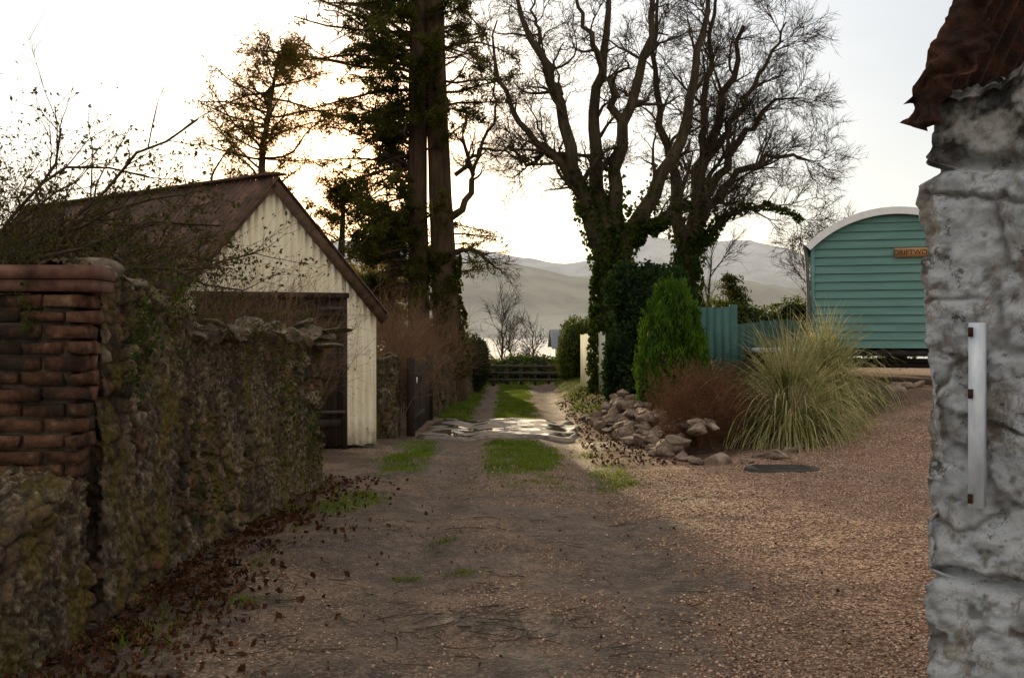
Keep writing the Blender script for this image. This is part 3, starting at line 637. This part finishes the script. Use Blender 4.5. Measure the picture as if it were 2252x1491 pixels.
cu=bpy.data.curves.new('lettering','FONT');cu.body='DRIFTWOOD';cu.size=.13;cu.extrude=.003;cu.align_x='CENTER';cu.align_y='CENTER'
to=link(bpy.data.objects.new('lettering',cu),hut);to.location=(7.52,hy-.077,3.06);to.rotation_euler=(math.pi/2,0,0);cu.materials.append(simple('sign_letter',(.04,.02,.012),(.05,.03,.02),5,.6,0))

# ------------------------------------------------------------------ fences
def vboards(name,p,q,zbf,h,mat,w=.1,gap=.006,rails=True):
    e=empty(name);b=B();p=np.array(p,float);q=np.array(q,float);L=np.linalg.norm(q-p);d=(q-p)/L;k=int(L/w);rz=math.atan2(d[1],d[0])
    for i in range(k):
        c=p+d*(i+.5)*w;g=float(H(c[0],c[1]));b.box((c[0],c[1],g+zbf+h/2+rng.normal(0,.008)),(w-gap,.02,h),rz)
    b.obj('boards',mat,e)
    b=B();nrm=np.array([-d[1],d[0]])*.03
    for f in (.2,.8):
        a_=p+nrm;c_=q+nrm;b.beam((*a_,float(H(*p))+zbf+h*f),(*c_,float(H(*q))+zbf+h*f),.04,.08)
    for i in range(int(L/1.6)+1):
        c=p+d*(i*1.6+.1)+nrm*2;g=float(H(c[0],c[1]));b.box((c[0],c[1],g+(zbf+h)/2-.03),(.08,.08,zbf+h),rz)
    b.obj('rails_posts',mat,e)
m_wf=simple('pale_fence',(.56,.58,.44),(.78,.79,.62),8,.8,.2,(1,1,.2))
m_tf=simple('teal_fence',(.035,.095,.085),(.065,.145,.125),8,.7,.2,(1,1,.2))
vboards('white_board_fence',(1.66,25.2),(1.84,20.7),.02,1.22,m_wf,.14,.004)
vboards('teal_board_fence',(3.6,20.2),(4.36,20.2),.0,1.75,m_tf,.15,.0015)
vboards('teal_board_fence',(4.6,22.4),(6.5,22.4),.0,1.25,m_tf,.14,.002)
e=empty('post_and_rail_fence');b=B()
for i in range(10):
    x=-1.4+i*.42;b.box((x,31.6,.30),(.09,.09,.68),rng.normal(0,.1))
for zz in (.15,.36,.56): b.beam((-1.5,31.55,zz),(2.6,31.55,zz),.035,.085)
b.obj('posts_rails',simple('fence_wood',(.04,.035,.028),(.12,.10,.08),12,.9,.3),e)
e=empty('white_cottage');b=B();b.box((5.2,64,-.4),(5.2,7,2.2));b.add([[2.6,60.5,.7],[2.6,67.5,.7],[2.6,64,1.7]],[[0,1,2]]);b.obj('walls',simple('cottage_white',(.7,.7,.7),(.8,.8,.79),2,.8,0),e)
b=B();b.add([[2.3,60.2,.62],[8.2,60.2,.62],[8.2,64,1.75],[2.3,64,1.75],[2.3,67.8,.62],[8.2,67.8,.62]],[[0,1,2,3],[3,2,5,4]]);b.obj('slate_roof',simple('slate',(.07,.08,.09),(.13,.14,.15),4,.6,.1),e)
b=B();b.box((3.6,60.48,-.1),(.8,.05,.9));b.box((5.6,60.48,-.1),(.8,.05,.9));b.obj('windows',simple('dark_glass',(.02,.02,.025),(.04,.04,.05),2,.1,0),e)
e=empty('garden_table');b=B();g=float(H(4.8,18.6))
b.box((4.85,18.6,g+.74),(1.3,.75,.05));
for i in (-1,1):
    for j in (-1,1): b.box((4.85+i*.55,18.6+j*.3,g+.36),(.07,.07,.72))
b.box((4.85,18.2,g+.2),(1.1,.05,.25))
b.obj('table_frame',m_dkwood,e)
b=B();b.box((4.75,18.5,g+.80),(.9,.5,.07),.05);b.obj('folded_cover',simple('cover',(.4,.42,.45),(.6,.62,.65),5,.8,.3),e)
e=empty('log_store');b=B()
for i in range(5): 
    b.box((4.35+i*.26,19.3,.93),(.05,.05,.72));
b.beam((4.3,19.3,1.22),(5.5,19.3,1.22),.5,.05);b.beam((4.3,19.5,.8),(5.5,19.5,.8),.05,.6)
b.obj('frame',m_dkwood,e)
b=B()
for i in range(40):
    x=rng.uniform(4.38,5.4);z=rng.uniform(.66,1.1);b.tubes([[[x,19.05,z],[x,19.4,z]]],[[.05,.05]],7)
b.obj('logs',m_bark2,e)

# ------------------------------------------------------------------ rock border
b=B();path=resample([(1.8,19.6,0),(1.72,17.2,0),(1.85,15.2,0),(2.0,13.6,0),(2.3,12.5,0),(3.0,12.7,0),(3.7,13.5,0),(4.6,14.7,0),(5.5,16.1,0),(6.6,17.9,0),(7.3,18.6,0)],62)
for i,p in enumerate(path):
    sz=rng.uniform(.09,.20);x,y=p[0]+rng.normal(0,.06),p[1]+rng.normal(0,.07);rock(b,(x,y,float(H(x,y))+sz*.2),sz,(1.2,.8,.5),sharp=16)
for k in range(130):
    y=rng.uniform(13.2,18.6);x=1.55+rng.uniform(0,.75)+(16-y)*.10;sz=rng.uniform(.08,.19);rock(b,(x,y,float(H(x,y))+sz*.3+.36*ss((x-1.6-(16-y)*.1)/.6)),sz,(1,.8,.55),sharp=16)
n=N('border_rock');c=n.ramp(n.noise(5,7,None,.7),[(.3,(.08,.055,.038)),(.5,(.24,.175,.13)),(.7,(.44,.36,.28))]);m_rock=n.fin(c,.9,n.noise(30,7,None,.7),.8,.03)
b.obj('rock_border',m_rock)
b=B();xs=np.linspace(1.9,6.6,60);ys=np.linspace(13.3,19.8,60);XX,YY=np.meshgrid(xs,ys,indexing='ij')
inside=ss((XX-1.95)/.5)*ss((YY-13.35-.75*np.clip(XX-2.7,0,9))/.9)*ss((19.8-YY)/1)*ss((6.6-XX)/.8)
ZZ=H(XX,YY)-.05+inside*(.16+.10*fbm(XX*2,YY*2,1,3));ii,jj=np.meshgrid(np.arange(59),np.arange(59),indexing='ij');q=(ii*60+jj).ravel();b.add(np.stack([XX,YY,ZZ],-1),np.stack([q,q+60,q+61,q+1],-1))
b.obj('flower_bed_soil',simple('soil',(.02,.013,.009),(.10,.062,.038),14,.95,.8,(1,1,1),.03),smooth=True)
e=empty('drain_cover');b=B();t=np.linspace(0,TAU,33)[:-1];cz=float(H(3.1,12.0))+.02
V=[[3.1+.42*math.cos(a),12.0+.30*math.sin(a),cz] for a in t]+[[3.1+.44*math.cos(a),12.0+.32*math.sin(a),cz-.06] for a in t]
b.add(V,[list(range(32))]);k=np.arange(32);b.add(V,np.stack([k,(k+1)%32,(k+1)%32+32,k+32],-1));
for i in range(-2,3): b.box((3.1,12.0+i*.09,cz+.004),(.6,.03,.012))
b.obj('iron_plate',simple('drain_iron',(.03,.028,.025),(.08,.07,.06),12,.7,.4),e)

# ------------------------------------------------------------------ plants
def mass(b,cs,n_,size,asp=.6,mi=0,shell=.55,updir=None,k=0,noise=.25):
    vol=np.array([c[3]*c[4]*c[5] for c in cs])**.67;pr=vol/vol.sum();w=rng.choice(len(cs),n_,p=pr);c=np.array(cs)[w]
    d=runit(n_);r=shell+(1-shell)*rng.random(n_)**.6
    cl=1+noise*(fbm(d[:,0]*4+w*3,d[:,1]*4+d[:,2]*3,1,3)-.5)*2
    C=c[:,:3]+d*c[:,3:]*(r*cl)[:,None];leaves(b,C,size,asp,mi,updir,k)
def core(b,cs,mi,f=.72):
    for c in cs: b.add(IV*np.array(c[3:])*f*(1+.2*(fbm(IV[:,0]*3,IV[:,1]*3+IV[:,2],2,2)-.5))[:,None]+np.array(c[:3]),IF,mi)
cs=[(2.27,19.6,1.1,.58,.6,1.0),(2.55,19.6,2.15,.58,.55,.75),(2.15,19.7,.8,.45,.5,.8),(2.9,19.8,2.3,.5,.5,.6),(2.15,19.8,2.4,.4,.4,.5),(2.65,19.6,1.2,.7,.6,.9)]
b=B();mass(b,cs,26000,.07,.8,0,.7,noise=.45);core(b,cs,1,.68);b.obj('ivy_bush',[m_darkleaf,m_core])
cs=[(2.57,17,1.0,.50,.5,.9),(2.40,16.9,1.25,.34,.35,.85),(2.78,17,1.4,.32,.33,.9),(2.53,17,1.75,.25,.28,.72),(2.92,17.05,1.05,.28,.3,.75),(2.28,17.0,.85,.30,.3,.65),(2.7,16.8,1.75,.2,.2,.62)]
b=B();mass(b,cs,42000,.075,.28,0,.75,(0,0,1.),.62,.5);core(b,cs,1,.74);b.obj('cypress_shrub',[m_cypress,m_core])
cs=[(1.75,29,1.15,.5,1.2,.85),(2.2,28.6,1.2,.5,1.2,.85),(1.55,29.8,.8,.3,1.,.6),(2.6,29,1.3,.6,1.2,.8)]
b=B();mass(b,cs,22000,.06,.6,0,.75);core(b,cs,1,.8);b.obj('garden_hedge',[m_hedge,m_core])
cs=[(x,33.2,.42+.1*math.sin(x*3),.75,.6,.42) for x in np.arange(-2.2,3.2,.6)]
b=B();mass(b,cs,16000,.08,.6,0,.7);core(b,cs,1,.8);b.obj('field_hedge',[m_hedge,m_core])
cs=[(x,24.5,1.60+.15*math.sin(x*4),.6,.5,.7) for x in np.arange(4.8,9,.6)]
b=B();mass(b,cs,14000,.08,.6,0,.7,noise=.5);core(b,cs,1,.75);b.obj('garden_hedge',[m_hedge,m_core])
cs=[(-.95,28,.75,.35,.7,.75),(-1.1,29.5,.9,.45,.8,.6)]
b=B();mass(b,cs,6000,.07,.6,0,.7);core(b,cs,1,.8);b.obj('ivy_bush',[m_darkleaf,m_core])
def ribbons(b,P,wd,mi=0):
    M,n_,_=P.shape;a=rng.uniform(0,TAU,M);S=np.stack([np.cos(a),np.sin(a),np.zeros(M)],1)
    wv=wd*np.concatenate([np.linspace(.8,1,n_//2),np.linspace(1,.1,n_-n_//2)]);o=S[:,None,:]*wv[None,:,None]
    V=np.stack([P-o,P+o],2);m=np.arange(M)[:,None];i=np.arange(n_-1)[None,:];q=(m*n_+i)*2
    b.add(V.reshape(-1,3),np.stack([q,q+1,q+3,q+2],-1).reshape(-1,4),mi)
def fountain(name,c,M,Lr,spread,mat,wd=.006):
    b=B();g=float(H(c[0],c[1]))+c[2];a=rng.uniform(0,TAU,M);t=np.abs(rng.normal(0,spread,M));t=np.clip(t,0,1.35)
    S=np.stack([c[0]+np.cos(a)*.16*t*1.5,c[1]+np.sin(a)*.16*t*1.5,np.full(M,g)],1)
    D=np.stack([np.cos(a)*np.sin(t),np.sin(a)*np.sin(t),np.cos(t)],1);L=rng.uniform(*Lr,M)
    n_=12;P=np.zeros((M,n_,3));P[:,0]=S;d=D;dr=(.07+.22*t)[:,None]*np.array([0,0,-1.])*rng.uniform(.6,1.6,M)[:,None]
    for i in range(1,n_):
        d=d+dr*(.5+i*.22)+rng.normal(size=(M,3))*.05;d/=np.linalg.norm(d,axis=1,keepdims=True);P[:,i]=P[:,i-1]+d*(L/(n_-1))[:,None]
    P[...,2]=np.maximum(P[...,2],g-.32)
    ribbons(b,P,wd);b.obj(name,mat)
fountain('pampas_grass',(3.80,14.3,.0),1700,(1.0,1.9),.58,m_pampas,.008)
fountain('pampas_grass',(4.8,16.0,.1),950,(1.0,1.75),.6,m_pampas,.008)
fountain('pampas_grass',(3.4,18.0,.3),300,(.5,.9),.6,m_pampas,.005)
def twigshrub(name,boxes,mat,M,L,lean=.5,r=.004,sub=5,leafm=None,nl=0,up=.02):
    b=B()
    for (cx,cy,cz,rx,ry,h) in boxes:
        x=rng.normal(cx,rx*.45,M);y=rng.normal(cy,ry*.45,M);S=np.stack([x,y,np.full(M,cz)],1)
        D=np.stack([(x-cx)/rx*lean+rng.normal(0,.25,M),(y-cy)/ry*lean+rng.normal(0,.25,M),np.ones(M)],1)
        P,R=grow(S,D,h*rng.uniform(.5,1.15,M),np.full(M,r*1.6),7,.13,up);b.tubes(P,R,3)
        P2,R2=spawn(P,R,sub,.6,h*.38,5,.18,up,.2,1,.7,r*.7);b.tubes(P2,R2,3)
        P3,R3=spawn(P2,R2,3,.6,h*.2,4,.2,up,.2,1,.8,r*.5);b.tubes(P3,R3,3)
        if leafm: 
            P4=P3.reshape(-1,3);k=rng.choice(len(P4),nl);leaves(b,P4[k]+rng.normal(0,.02,(nl,3)),.03,.5,1)
    return b.obj(name,[mat]+([leafm] if leafm else []))
m_rustleaf=leafmat('rust_leaf',(.05,.024,.012),(.16,.075,.034),5,.35)
twigshrub('rust_shrub',[(2.42,13.9,.06,.30,.3,.72),(2.76,14.1,.12,.28,.3,.85),(2.58,14.5,.2,.3,.3,.78)],m_twigred,120,.8,.5,.003,7,m_rustleaf,1600)
twigshrub('low_shrub',[(3.3,15.7,.4,.5,.5,.5),(3.9,17.2,.6,.6,.5,.5),(3.1,16.5,.4,.5,.5,.5),(3.1,15.0,.3,.4,.4,.5)],m_twig,50,.5,.8,.0035,6,m_darkleaf,3000)
twigshrub('bare_twig_hedge',[(-2.2+.055*(y-18)+rng.normal(0,.1),y,.3,.5,.8,1.6-.02*(y-17)) for y in np.arange(16.8,27,1.1)],m_twigbrown,80,1.6,.35,.004,5)
twigshrub('bramble_thicket',[(-3.1,11.6,.5,.6,.6,1.75),(-3.6,10.8,.6,.6,.6,1.6),(-2.65,12.2,.4,.4,.5,1.6),(-4.2,12.2,.6,.6,.6,1.9),(-3.2,12.6,.4,.5,.4,1.9)],m_twigbrown,36,1.6,.5,.003,6,m_shrubleaf,400)
twigshrub('dark_shrub',[(-3.3,7.6,.7,.5,.7,1.5),(-3.9,8.4,.7,.6,.7,2.0),(-3.4,9.3,.7,.5,.6,1.6),(-4.6,9.2,.7,.6,.7,2.3),(-3.2,6.8,.6,.4,.4,1.5),(-4.1,7.6,.7,.5,.6,2.1),(-3.0,8.3,.7,.4,.4,1.5),(-4.3,8.4,.7,.5,.5,2.2)],m_twig,36,1.6,.6,.0035,7,m_shrubleaf,4200)
# arching small tree at left
b=B();limbs=[[(-4.1,7.6,.6),(-3.55,7.6,1.9),(-3.05,7.5,2.45),(-2.7,7.5,2.88),(-2.45,7.5,3.15),(-2.25,7.5,3.12)],
[(-4.1,7.7,.6),(-3.7,7.8,2.1),(-3.2,7.9,2.3),(-2.7,7.9,2.42),(-2.2,7.9,2.4)],
[(-4.0,7.5,.6),(-3.5,7.3,1.9),(-3.25,7.3,2.6),(-3.1,7.2,3.0)],
[(-4.1,7.6,.6),(-3.9,7.7,2.2),(-3.6,7.7,2.7),(-3.2,7.7,2.85),(-2.7,7.8,2.75)],
[(-3.9,7.4,.6),(-3.3,7.2,1.8),(-2.8,7.3,2.1),(-2.3,7.5,2.05),(-1.95,7.6,1.9)],
[(-4.0,8.2,.6),(-3.3,8.4,2.1),(-2.7,8.6,2.2),(-2.1,8.6,2.25)],
[(-4.2,7.8,.6),(-4.0,7.9,1.9),(-3.5,8.0,2.3),(-2.9,8.0,2.6),(-2.5,8.0,2.65)],
[(-4.2,7.4,.6),(-3.8,7.3,2.0),(-3.4,7.3,2.2),(-3.0,7.4,2.2),(-2.6,7.4,2.0)],
[(-4.5,8.4,.6),(-4.3,8.4,2.2),(-3.9,8.4,2.6),(-3.5,8.4,2.8)],
[(-4.0,7.9,.6),(-3.6,8.0,1.8),(-3.1,8.1,2.15),(-2.7,8.1,2.25)],
[(-4.3,7.9,.6),(-4.0,8.0,2.0),(-3.5,8.2,2.5),(-3.0,8.2,2.5)]]
P=np.stack([resample(l,12,.03) for l in limbs]);R=np.tile(np.linspace(.024,.007,12),(len(limbs),1));b.tubes(P,R,6)
P2,R2=spawn(P,R,18,.7,.55,6,.14,.03,.3,1,.6,.0035);b.tubes(P2,R2,4)
P3,R3=spawn(P2,R2,6,.7,.24,4,.18,.03,.2,1,.7,.0022);b.tubes(P3,R3,3)
Q=np.concatenate([P3.reshape(-1,3),P2[:,2:].reshape(-1,3)]);Q=Q[Q[:,2]<2.3+1.1*rng.random(len(Q))];k=rng.choice(len(Q),6200);leaves(b,Q[k]+rng.normal(0,.012,(6200,3)),.034,.6,1)
b.obj('berry_tree',[m_twig,m_shrubleaf])

# ------------------------------------------------------------------ big bare trees
def baretree(name,trunk,limbs,levels,ivy,mat=m_bark):
    b=B()
    tr=resample(trunk,14,.01);b.tubes(tr[None,:,:3],tr[None,:,3],12)
    P=np.stack([resample(l,16,.05) for l in limbs]);R=P[...,3].copy();P=P[...,:3].copy();b.tubes(P,R,8)
    cp,cr=P,R
    for (cnt,ang,L,n_,wan,up,rr,rmin,k) in levels:
        p2,r2=spawn(cp,cr,cnt,ang,L,n_,wan,up,.22,1.,rr,rmin,.25);b.tubes(p2,r2,k);cp,cr=p2,r2
    if ivy:
        nI,zmax=ivy
        segs=[(tr[:,:3],tr[:,3])]*3+[(P[i],R[i]) for i in range(len(P))]
        C=[]
        for pp,rr_ in segs:
            m=nI//len(segs);t=rng.random(m)**1.4*(len(pp)-1.01);i=t.astype(int);f=(t-i)[:,None];c=pp[i]*(1-f)+pp[i+1]*f;r_=rr_[i]
            d=runit(m);c2=c+d*(r_*(1.05+.7*fbm(c[:,2]*4,c[:,0]*4+d[:,0],2,2))+.04)[:,None]
            keep=(c[:,2]<zmax-rng.random(m)**.5*1.6);C.append(c2[keep])
        C=np.concatenate(C);leaves(b,C,.10,.8,1)
    return b.obj(name,[mat,m_ivy])
y=22.
A_l=[[(2.05,y,2.3,.24),(1.85,y,3.2,.2),(1.57,y,4.28,.16),(1.23,y-.2,5.43,.13),(.95,y-.4,6.67,.10),(.33,y-.5,7.63,.06),(-.06,y-.5,8.9,.03)],
[(2.09,y,2.8,.22),(1.98,y,3.6,.19),(1.90,y+.1,4.76,.15),(1.66,y+.4,6.19,.12),(1.95,y+.5,7.34,.09),(2.1,y+.6,9.4,.04)],
[(2.12,y,2.8,.22),(2.1,y,3.6,.18),(2.05,y,4.47,.15),(2.24,y-.3,5.71,.12),(2.48,y-.5,6.67,.10),(2.9,y-.6,7.63,.07),(3.0,y-.6,9.4,.03)],
[(2.2,y,2.7,.22),(2.45,y,3.5,.19),(2.8,y-.1,4.37,.15),(3.35,y-.2,5.04,.13),(3.72,y-.2,6.38,.10),(3.96,y,7.63,.07),(4.15,y,9.2,.03)],
[(1.6,y,4.1,.12),(1.2,y-.1,5.0,.09),(.52,y-.3,5.43,.07),(-.15,y-.4,6.48,.05),(-.44,y-.5,7.15,.03),(-.3,y-.5,8.0,.015)],
[(2.3,y-.3,5.9,.10),(1.9,y-.8,6.8,.07),(1.5,y-1,7.6,.05),(1.2,y-1,8.8,.02)],
[(2.5,y,3.6,.10),(3.0,y-.3,3.75,.06),(3.3,y-.4,4.1,.04),(3.7,y-.4,4.2,.02)],
[(1.3,y,5.2,.10),(.9,y+.3,5.5,.07),(.3,y+.5,5.2,.04),(-.1,y+.5,5.6,.02)],
[(1.0,y-.3,6.5,.08),(.6,y+.2,7.5,.05),(.5,y+.5,8.8,.02)]]
lv=[(11,.75,1.25,8,.26,.05,.5,.014,5),(6,.75,.65,6,.26,.03,.55,.008,4),(5,.75,.38,5,.26,.02,.6,.006,3),(4,.7,.22,4,.2,.02,.7,.0045,3)]
baretree('bare_deciduous_tree',[(2.2,y,.1,.38),(2.12,y,1.0,.33),(2.1,y,2.0,.30),(2.1,y,2.9,.27)],A_l,lv,(24000,5.6))
y=24.
B_l=[[(4.0,y,3.0,.2),(3.85,y,4.0,.16),(3.75,y,5.1,.12),(3.4,y-.2,6.1,.09),(3.2,y-.3,7.4,.06),(3.3,y-.3,9.2,.03)],
[(4.05,y,3.0,.2),(4.15,y,4.4,.16),(4.5,y,5.8,.12),(4.95,y,7.2,.08),(5.3,y,8.6,.04)],
[(4.1,y,3.6,.13),(4.6,y-.1,4.6,.1),(5.4,y-.2,5.4,.07),(6.2,y-.2,5.7,.04),(6.7,y-.2,5.5,.02)],
[(4.15,y,4.2,.12),(4.9,y+.1,5.5,.09),(5.7,y+.2,6.6,.06),(6.3,y+.2,7.1,.03),(6.6,y+.2,7.0,.02)],
[(4.3,y,4.9,.12),(4.4,y-.4,6.2,.09),(4.4,y-.6,7.6,.06),(4.6,y-.6,9.2,.03)],
[(4.1,y,3.4,.1),(4.7,y-.2,4.1,.07),(5.5,y-.3,4.5,.05),(6.2,y-.4,4.4,.03),(6.5,y-.4,4.1,.015)],
[(4.5,y,5.6,.09),(5.3,y-.3,6.8,.06),(5.9,y-.3,7.8,.04),(6.2,y-.3,8.6,.02)]]
lv2=[(13,.7,1.2,8,.16,.05,.5,.012,5),(7,.7,.7,6,.16,.03,.5,.0075,4),(6,.7,.42,5,.16,.02,.6,.0058,3),(5,.6,.26,4,.15,.02,.7,.0045,3)]
baretree('bare_deciduous_tree',[(4.0,y,.4,.28),(4.02,y,1.5,.25),(4.0,y,3.1,.22)],B_l,lv2,(14000,5.4))
def smalltree(name,x,y,z,h,n_=9,mat=m_bark,r=.06):
    b=B();T=resample([(x,y,z,r),(x+.05,y,z+h*.3,r*.8),(x-.03,y,z+h*.7,r*.45),(x+.05,y,z+h,r*.1)],10,.02);b.tubes(T[None,:,:3],T[None,:,3],6)
    P,R=spawn(T[None,:,:3],T[None,:,3],n_*2,.7,h*.5,7,.12,.06,.15,1,.5,.012,.4);b.tubes(P,R,4)
    P,R=spawn(P,R,7,.6,h*.22,5,.14,.04,.2,1,.6,.007);b.tubes(P,R,3)
    P,R=spawn(P,R,5,.6,h*.11,4,.15,.03,.2,1,.7,.005);b.tubes(P,R,3);b.obj(name,mat)
smalltree('small_bare_tree',-.35,36,0,2.4);smalltree('small_bare_tree',.75,38,-.1,1.9);smalltree('small_bare_tree',5.1,27,.9,2.8);smalltree('small_bare_tree',8.2,28,.9,2.9,12);smalltree('small_bare_tree',-.1,40,-.1,1.9);smalltree('small_bare_tree',10.5,31,.9,3.2,12)
b=B();T=resample([(5.25,25,.6,.06),(5.25,25,3.0,.01)],10);b.tubes(T[None,:,:3],T[None,:,3],6)
M=60;z=rng.uniform(1.2,2.9,M);a=rng.uniform(0,TAU,M);P,R=grow(np.stack([np.full(M,5.25),np.full(M,25.),z],1),np.stack([np.cos(a),np.sin(a),np.full(M,.15)],1),(3.1-z)*.42+.1,np.full(M,.01),6,.08,-.02);b.tubes(P,R,3)
Q=P[:,1:].reshape(-1,3);k=rng.choice(len(Q),5000);leaves(b,Q[k]+rng.normal(0,.05,(5000,3)),.09,.3,1);b.obj('small_conifer',[m_bark,m_needle])

# ------------------------------------------------------------------ conifers
def conifer(name,x,y,pts,zr,M,Lf,azc,azs,mat=m_needle,dens=9,bark=m_bark2,extra=None,card=.15,droop=-.03,tw=14,thr=.40,zpow=1.):
    b=B();T=resample(pts,20,.01);b.tubes(T[None,:,:3],T[None,:,3],14)
    z=zr[0]+(zr[1]-zr[0])*rng.random(M)**zpow;a=rng.normal(azc,azs,M)
    tx=np.interp(z,T[:,2],T[:,0]);ty=np.interp(z,T[:,2],T[:,1]);L=Lf(z)*rng.uniform(.4,1.15,M)
    P,R=grow(np.stack([tx,ty,z],1),np.stack([np.cos(a),np.sin(a),rng.normal(.12,.2,M)],1),L,.010+.012*L,9,.13,droop);b.tubes(P,R,5)
    P2,R2=spawn(P,R,tw,.75,.38,5,.16,-.01,.2,1.,.5,.005,.3);b.tubes(P2,R2,3)
    keep=fbm(P2[:,0,0]*1.5+3,P2[:,0,2]*1.8+P2[:,0,1]*.7,2,3)>thr;P2=P2[keep]
    Q=np.repeat(P2.reshape(-1,3),dens,0);Q=Q+rng.normal(0,.045,Q.shape)
    leaves(b,Q,card,.22,1,(0,0,-1.),.15)
    if extra: extra(b)
    return b.obj(name,[bark,mat])
conifer('tall_fir_tree',-2.15,24,[(-2.1,24,0,.30),(-2.15,24,2,.24),(-2.17,24,6,.22),(-2.15,24,10,.18),(-2.1,24,14,.08)],(2.4,11.5),200,lambda z:np.interp(z,[2,4,6.5,7.5,12],[1.3,2.0,2.0,2.9,2.9]),math.pi*1.12,.75,dens=6,thr=.39,card=.13,zpow=1.3)
def ex2(b):
    M=7000;z=rng.uniform(.6,3.4,M);a=rng.uniform(0,TAU,M);r=(.36+.25*(fbm(z*3,a*2,2,3)-.3))*(1.25-z*.13);leaves(b,np.stack([-1.52+.02*(3-z)+r*np.cos(a),24+r*np.sin(a),z],1)[fbm(z*3+4,a*2,5,3)>.42],.09,.7,1)
    L=[[(-1.45,24,4.2,.1),(-1.1,23.8,4.4,.08),(-.85,23.8,5.0,.065),(-.95,23.8,5.5,.05),(-1.2,23.8,5.9,.035),(-1.0,23.7,6.6,.02)],
    [(-.9,23.8,5.2,.05),(-.6,23.7,6.0,.04),(-.3,23.6,6.6,.03),(-.4,23.6,7.6,.015)],
    [(-1.3,24,3.4,.07),(-.9,23.8,3.5,.05),(-.5,23.7,3.2,.03),(-.2,23.7,2.9,.015)],
    [(-1.3,24,5.2,.06),(-.8,24.3,5.8,.04),(-.2,24.4,5.9,.025),(.2,24.4,5.5,.012)]]
    P=np.stack([resample(l,14,.03) for l in L]);b.tubes(P[...,:3],P[...,3],6)
    p,r=spawn(P[...,:3],P[...,3],12,.8,.7,7,.25,-.02,.2,1,.5,.009);b.tubes(p,r,4)
    p,r=spawn(p,r,6,.8,.35,5,.25,-.02,.2,1,.6,.006);b.tubes(p,r,3);p2,r2=spawn(p,r,4,.8,.18,4,.25,-.02,.2,1,.6,.005);b.tubes(p2,r2,3)
    a=rng.normal(.1,.9,14);zz=rng.uniform(2.2,4.2,14);P,R=grow(np.stack([np.full(14,-1.5),np.full(14,24.),zz],1),np.stack([np.cos(a),np.sin(a),a*0+.1],1),rng.uniform(.6,1.5,14),np.full(14,.018),8,.1,-.04);b.tubes(P,R,4)
    p,r=spawn(P,R,8,.7,.3,5,.15,-.02,.3,1,.5,.005);b.tubes(p,r,3);Q=np.repeat(p.reshape(-1,3),3,0);leaves(b,Q+rng.normal(0,.04,Q.shape),.10,.25,1)
conifer('tall_fir_tree',-1.6,24,[(-1.42,24,0,.42),(-1.47,24,1.5,.34),(-1.6,24,3.5,.28),(-1.7,24,6,.25),(-1.78,24,9,.22),(-1.8,24,15,.1)],(6.6,12),46,lambda z:z*0+2.0,0.3,1.0,m_needle,6,m_bark2,ex2,.13)
R30=lambda n_:rng.uniform(0,TAU,n_)
conifer('pine_tree',-5.2,22,[(-5.3,22,0,.12),(-5.2,22,3.5,.09),(-5.3,22,5.2,.07),(-5.1,22,6.2,.05),(-4.9,22,7.5,.02)],(4.3,7.5),66,lambda z:np.interp(z,[4,5.5,6.5,7.5],[1.5,1.7,1.5,.8]),R30(66),.1,m_needleSun,3,m_bark,None,.10,.03,14,.33)
conifer('pine_tree',-6.8,23,[(-6.8,23,0,.13),(-6.7,23,3.0,.10),(-6.6,23,4.9,.03)],(2.6,5.0),44,lambda z:z*0+1.5,R30(44),.1,m_needleSun,4,m_bark,None,.11,.02,13,.33)
conifer('pine_tree',-4.2,25,[(-4.2,25,0,.15),(-4.1,25,3.0,.10),(-4.0,25,5.2,.03)],(1.5,5.2),50,lambda z:np.interp(z,[1.5,5.5],[1.8,.8]),R30(50),.1,m_needleSun,5,m_bark,None,.12,.01,13,.36)
conifer('pine_tree',-3.1,27,[(-3.1,27,0,.15),(-3.1,27,3.0,.10),(-3.0,27,4.6,.03)],(.8,4.6),54,lambda z:np.interp(z,[1,4.6],[1.7,.8]),R30(54),.1,m_needleSun,5,m_bark,None,.12,.01,13,.34)
b=B();cs=[]
for i in range(26):
    x=rng.uniform(-17,-3.6);yy=rng.uniform(28,36);cs.append((x,yy,rng.uniform(.8,3.2),rng.uniform(.9,1.7),1.2,rng.uniform(.8,1.6)))
mass(b,cs,26000,.17,.5,0,.3,None,0,.6)
b.obj('background_trees',[m_needleSun])
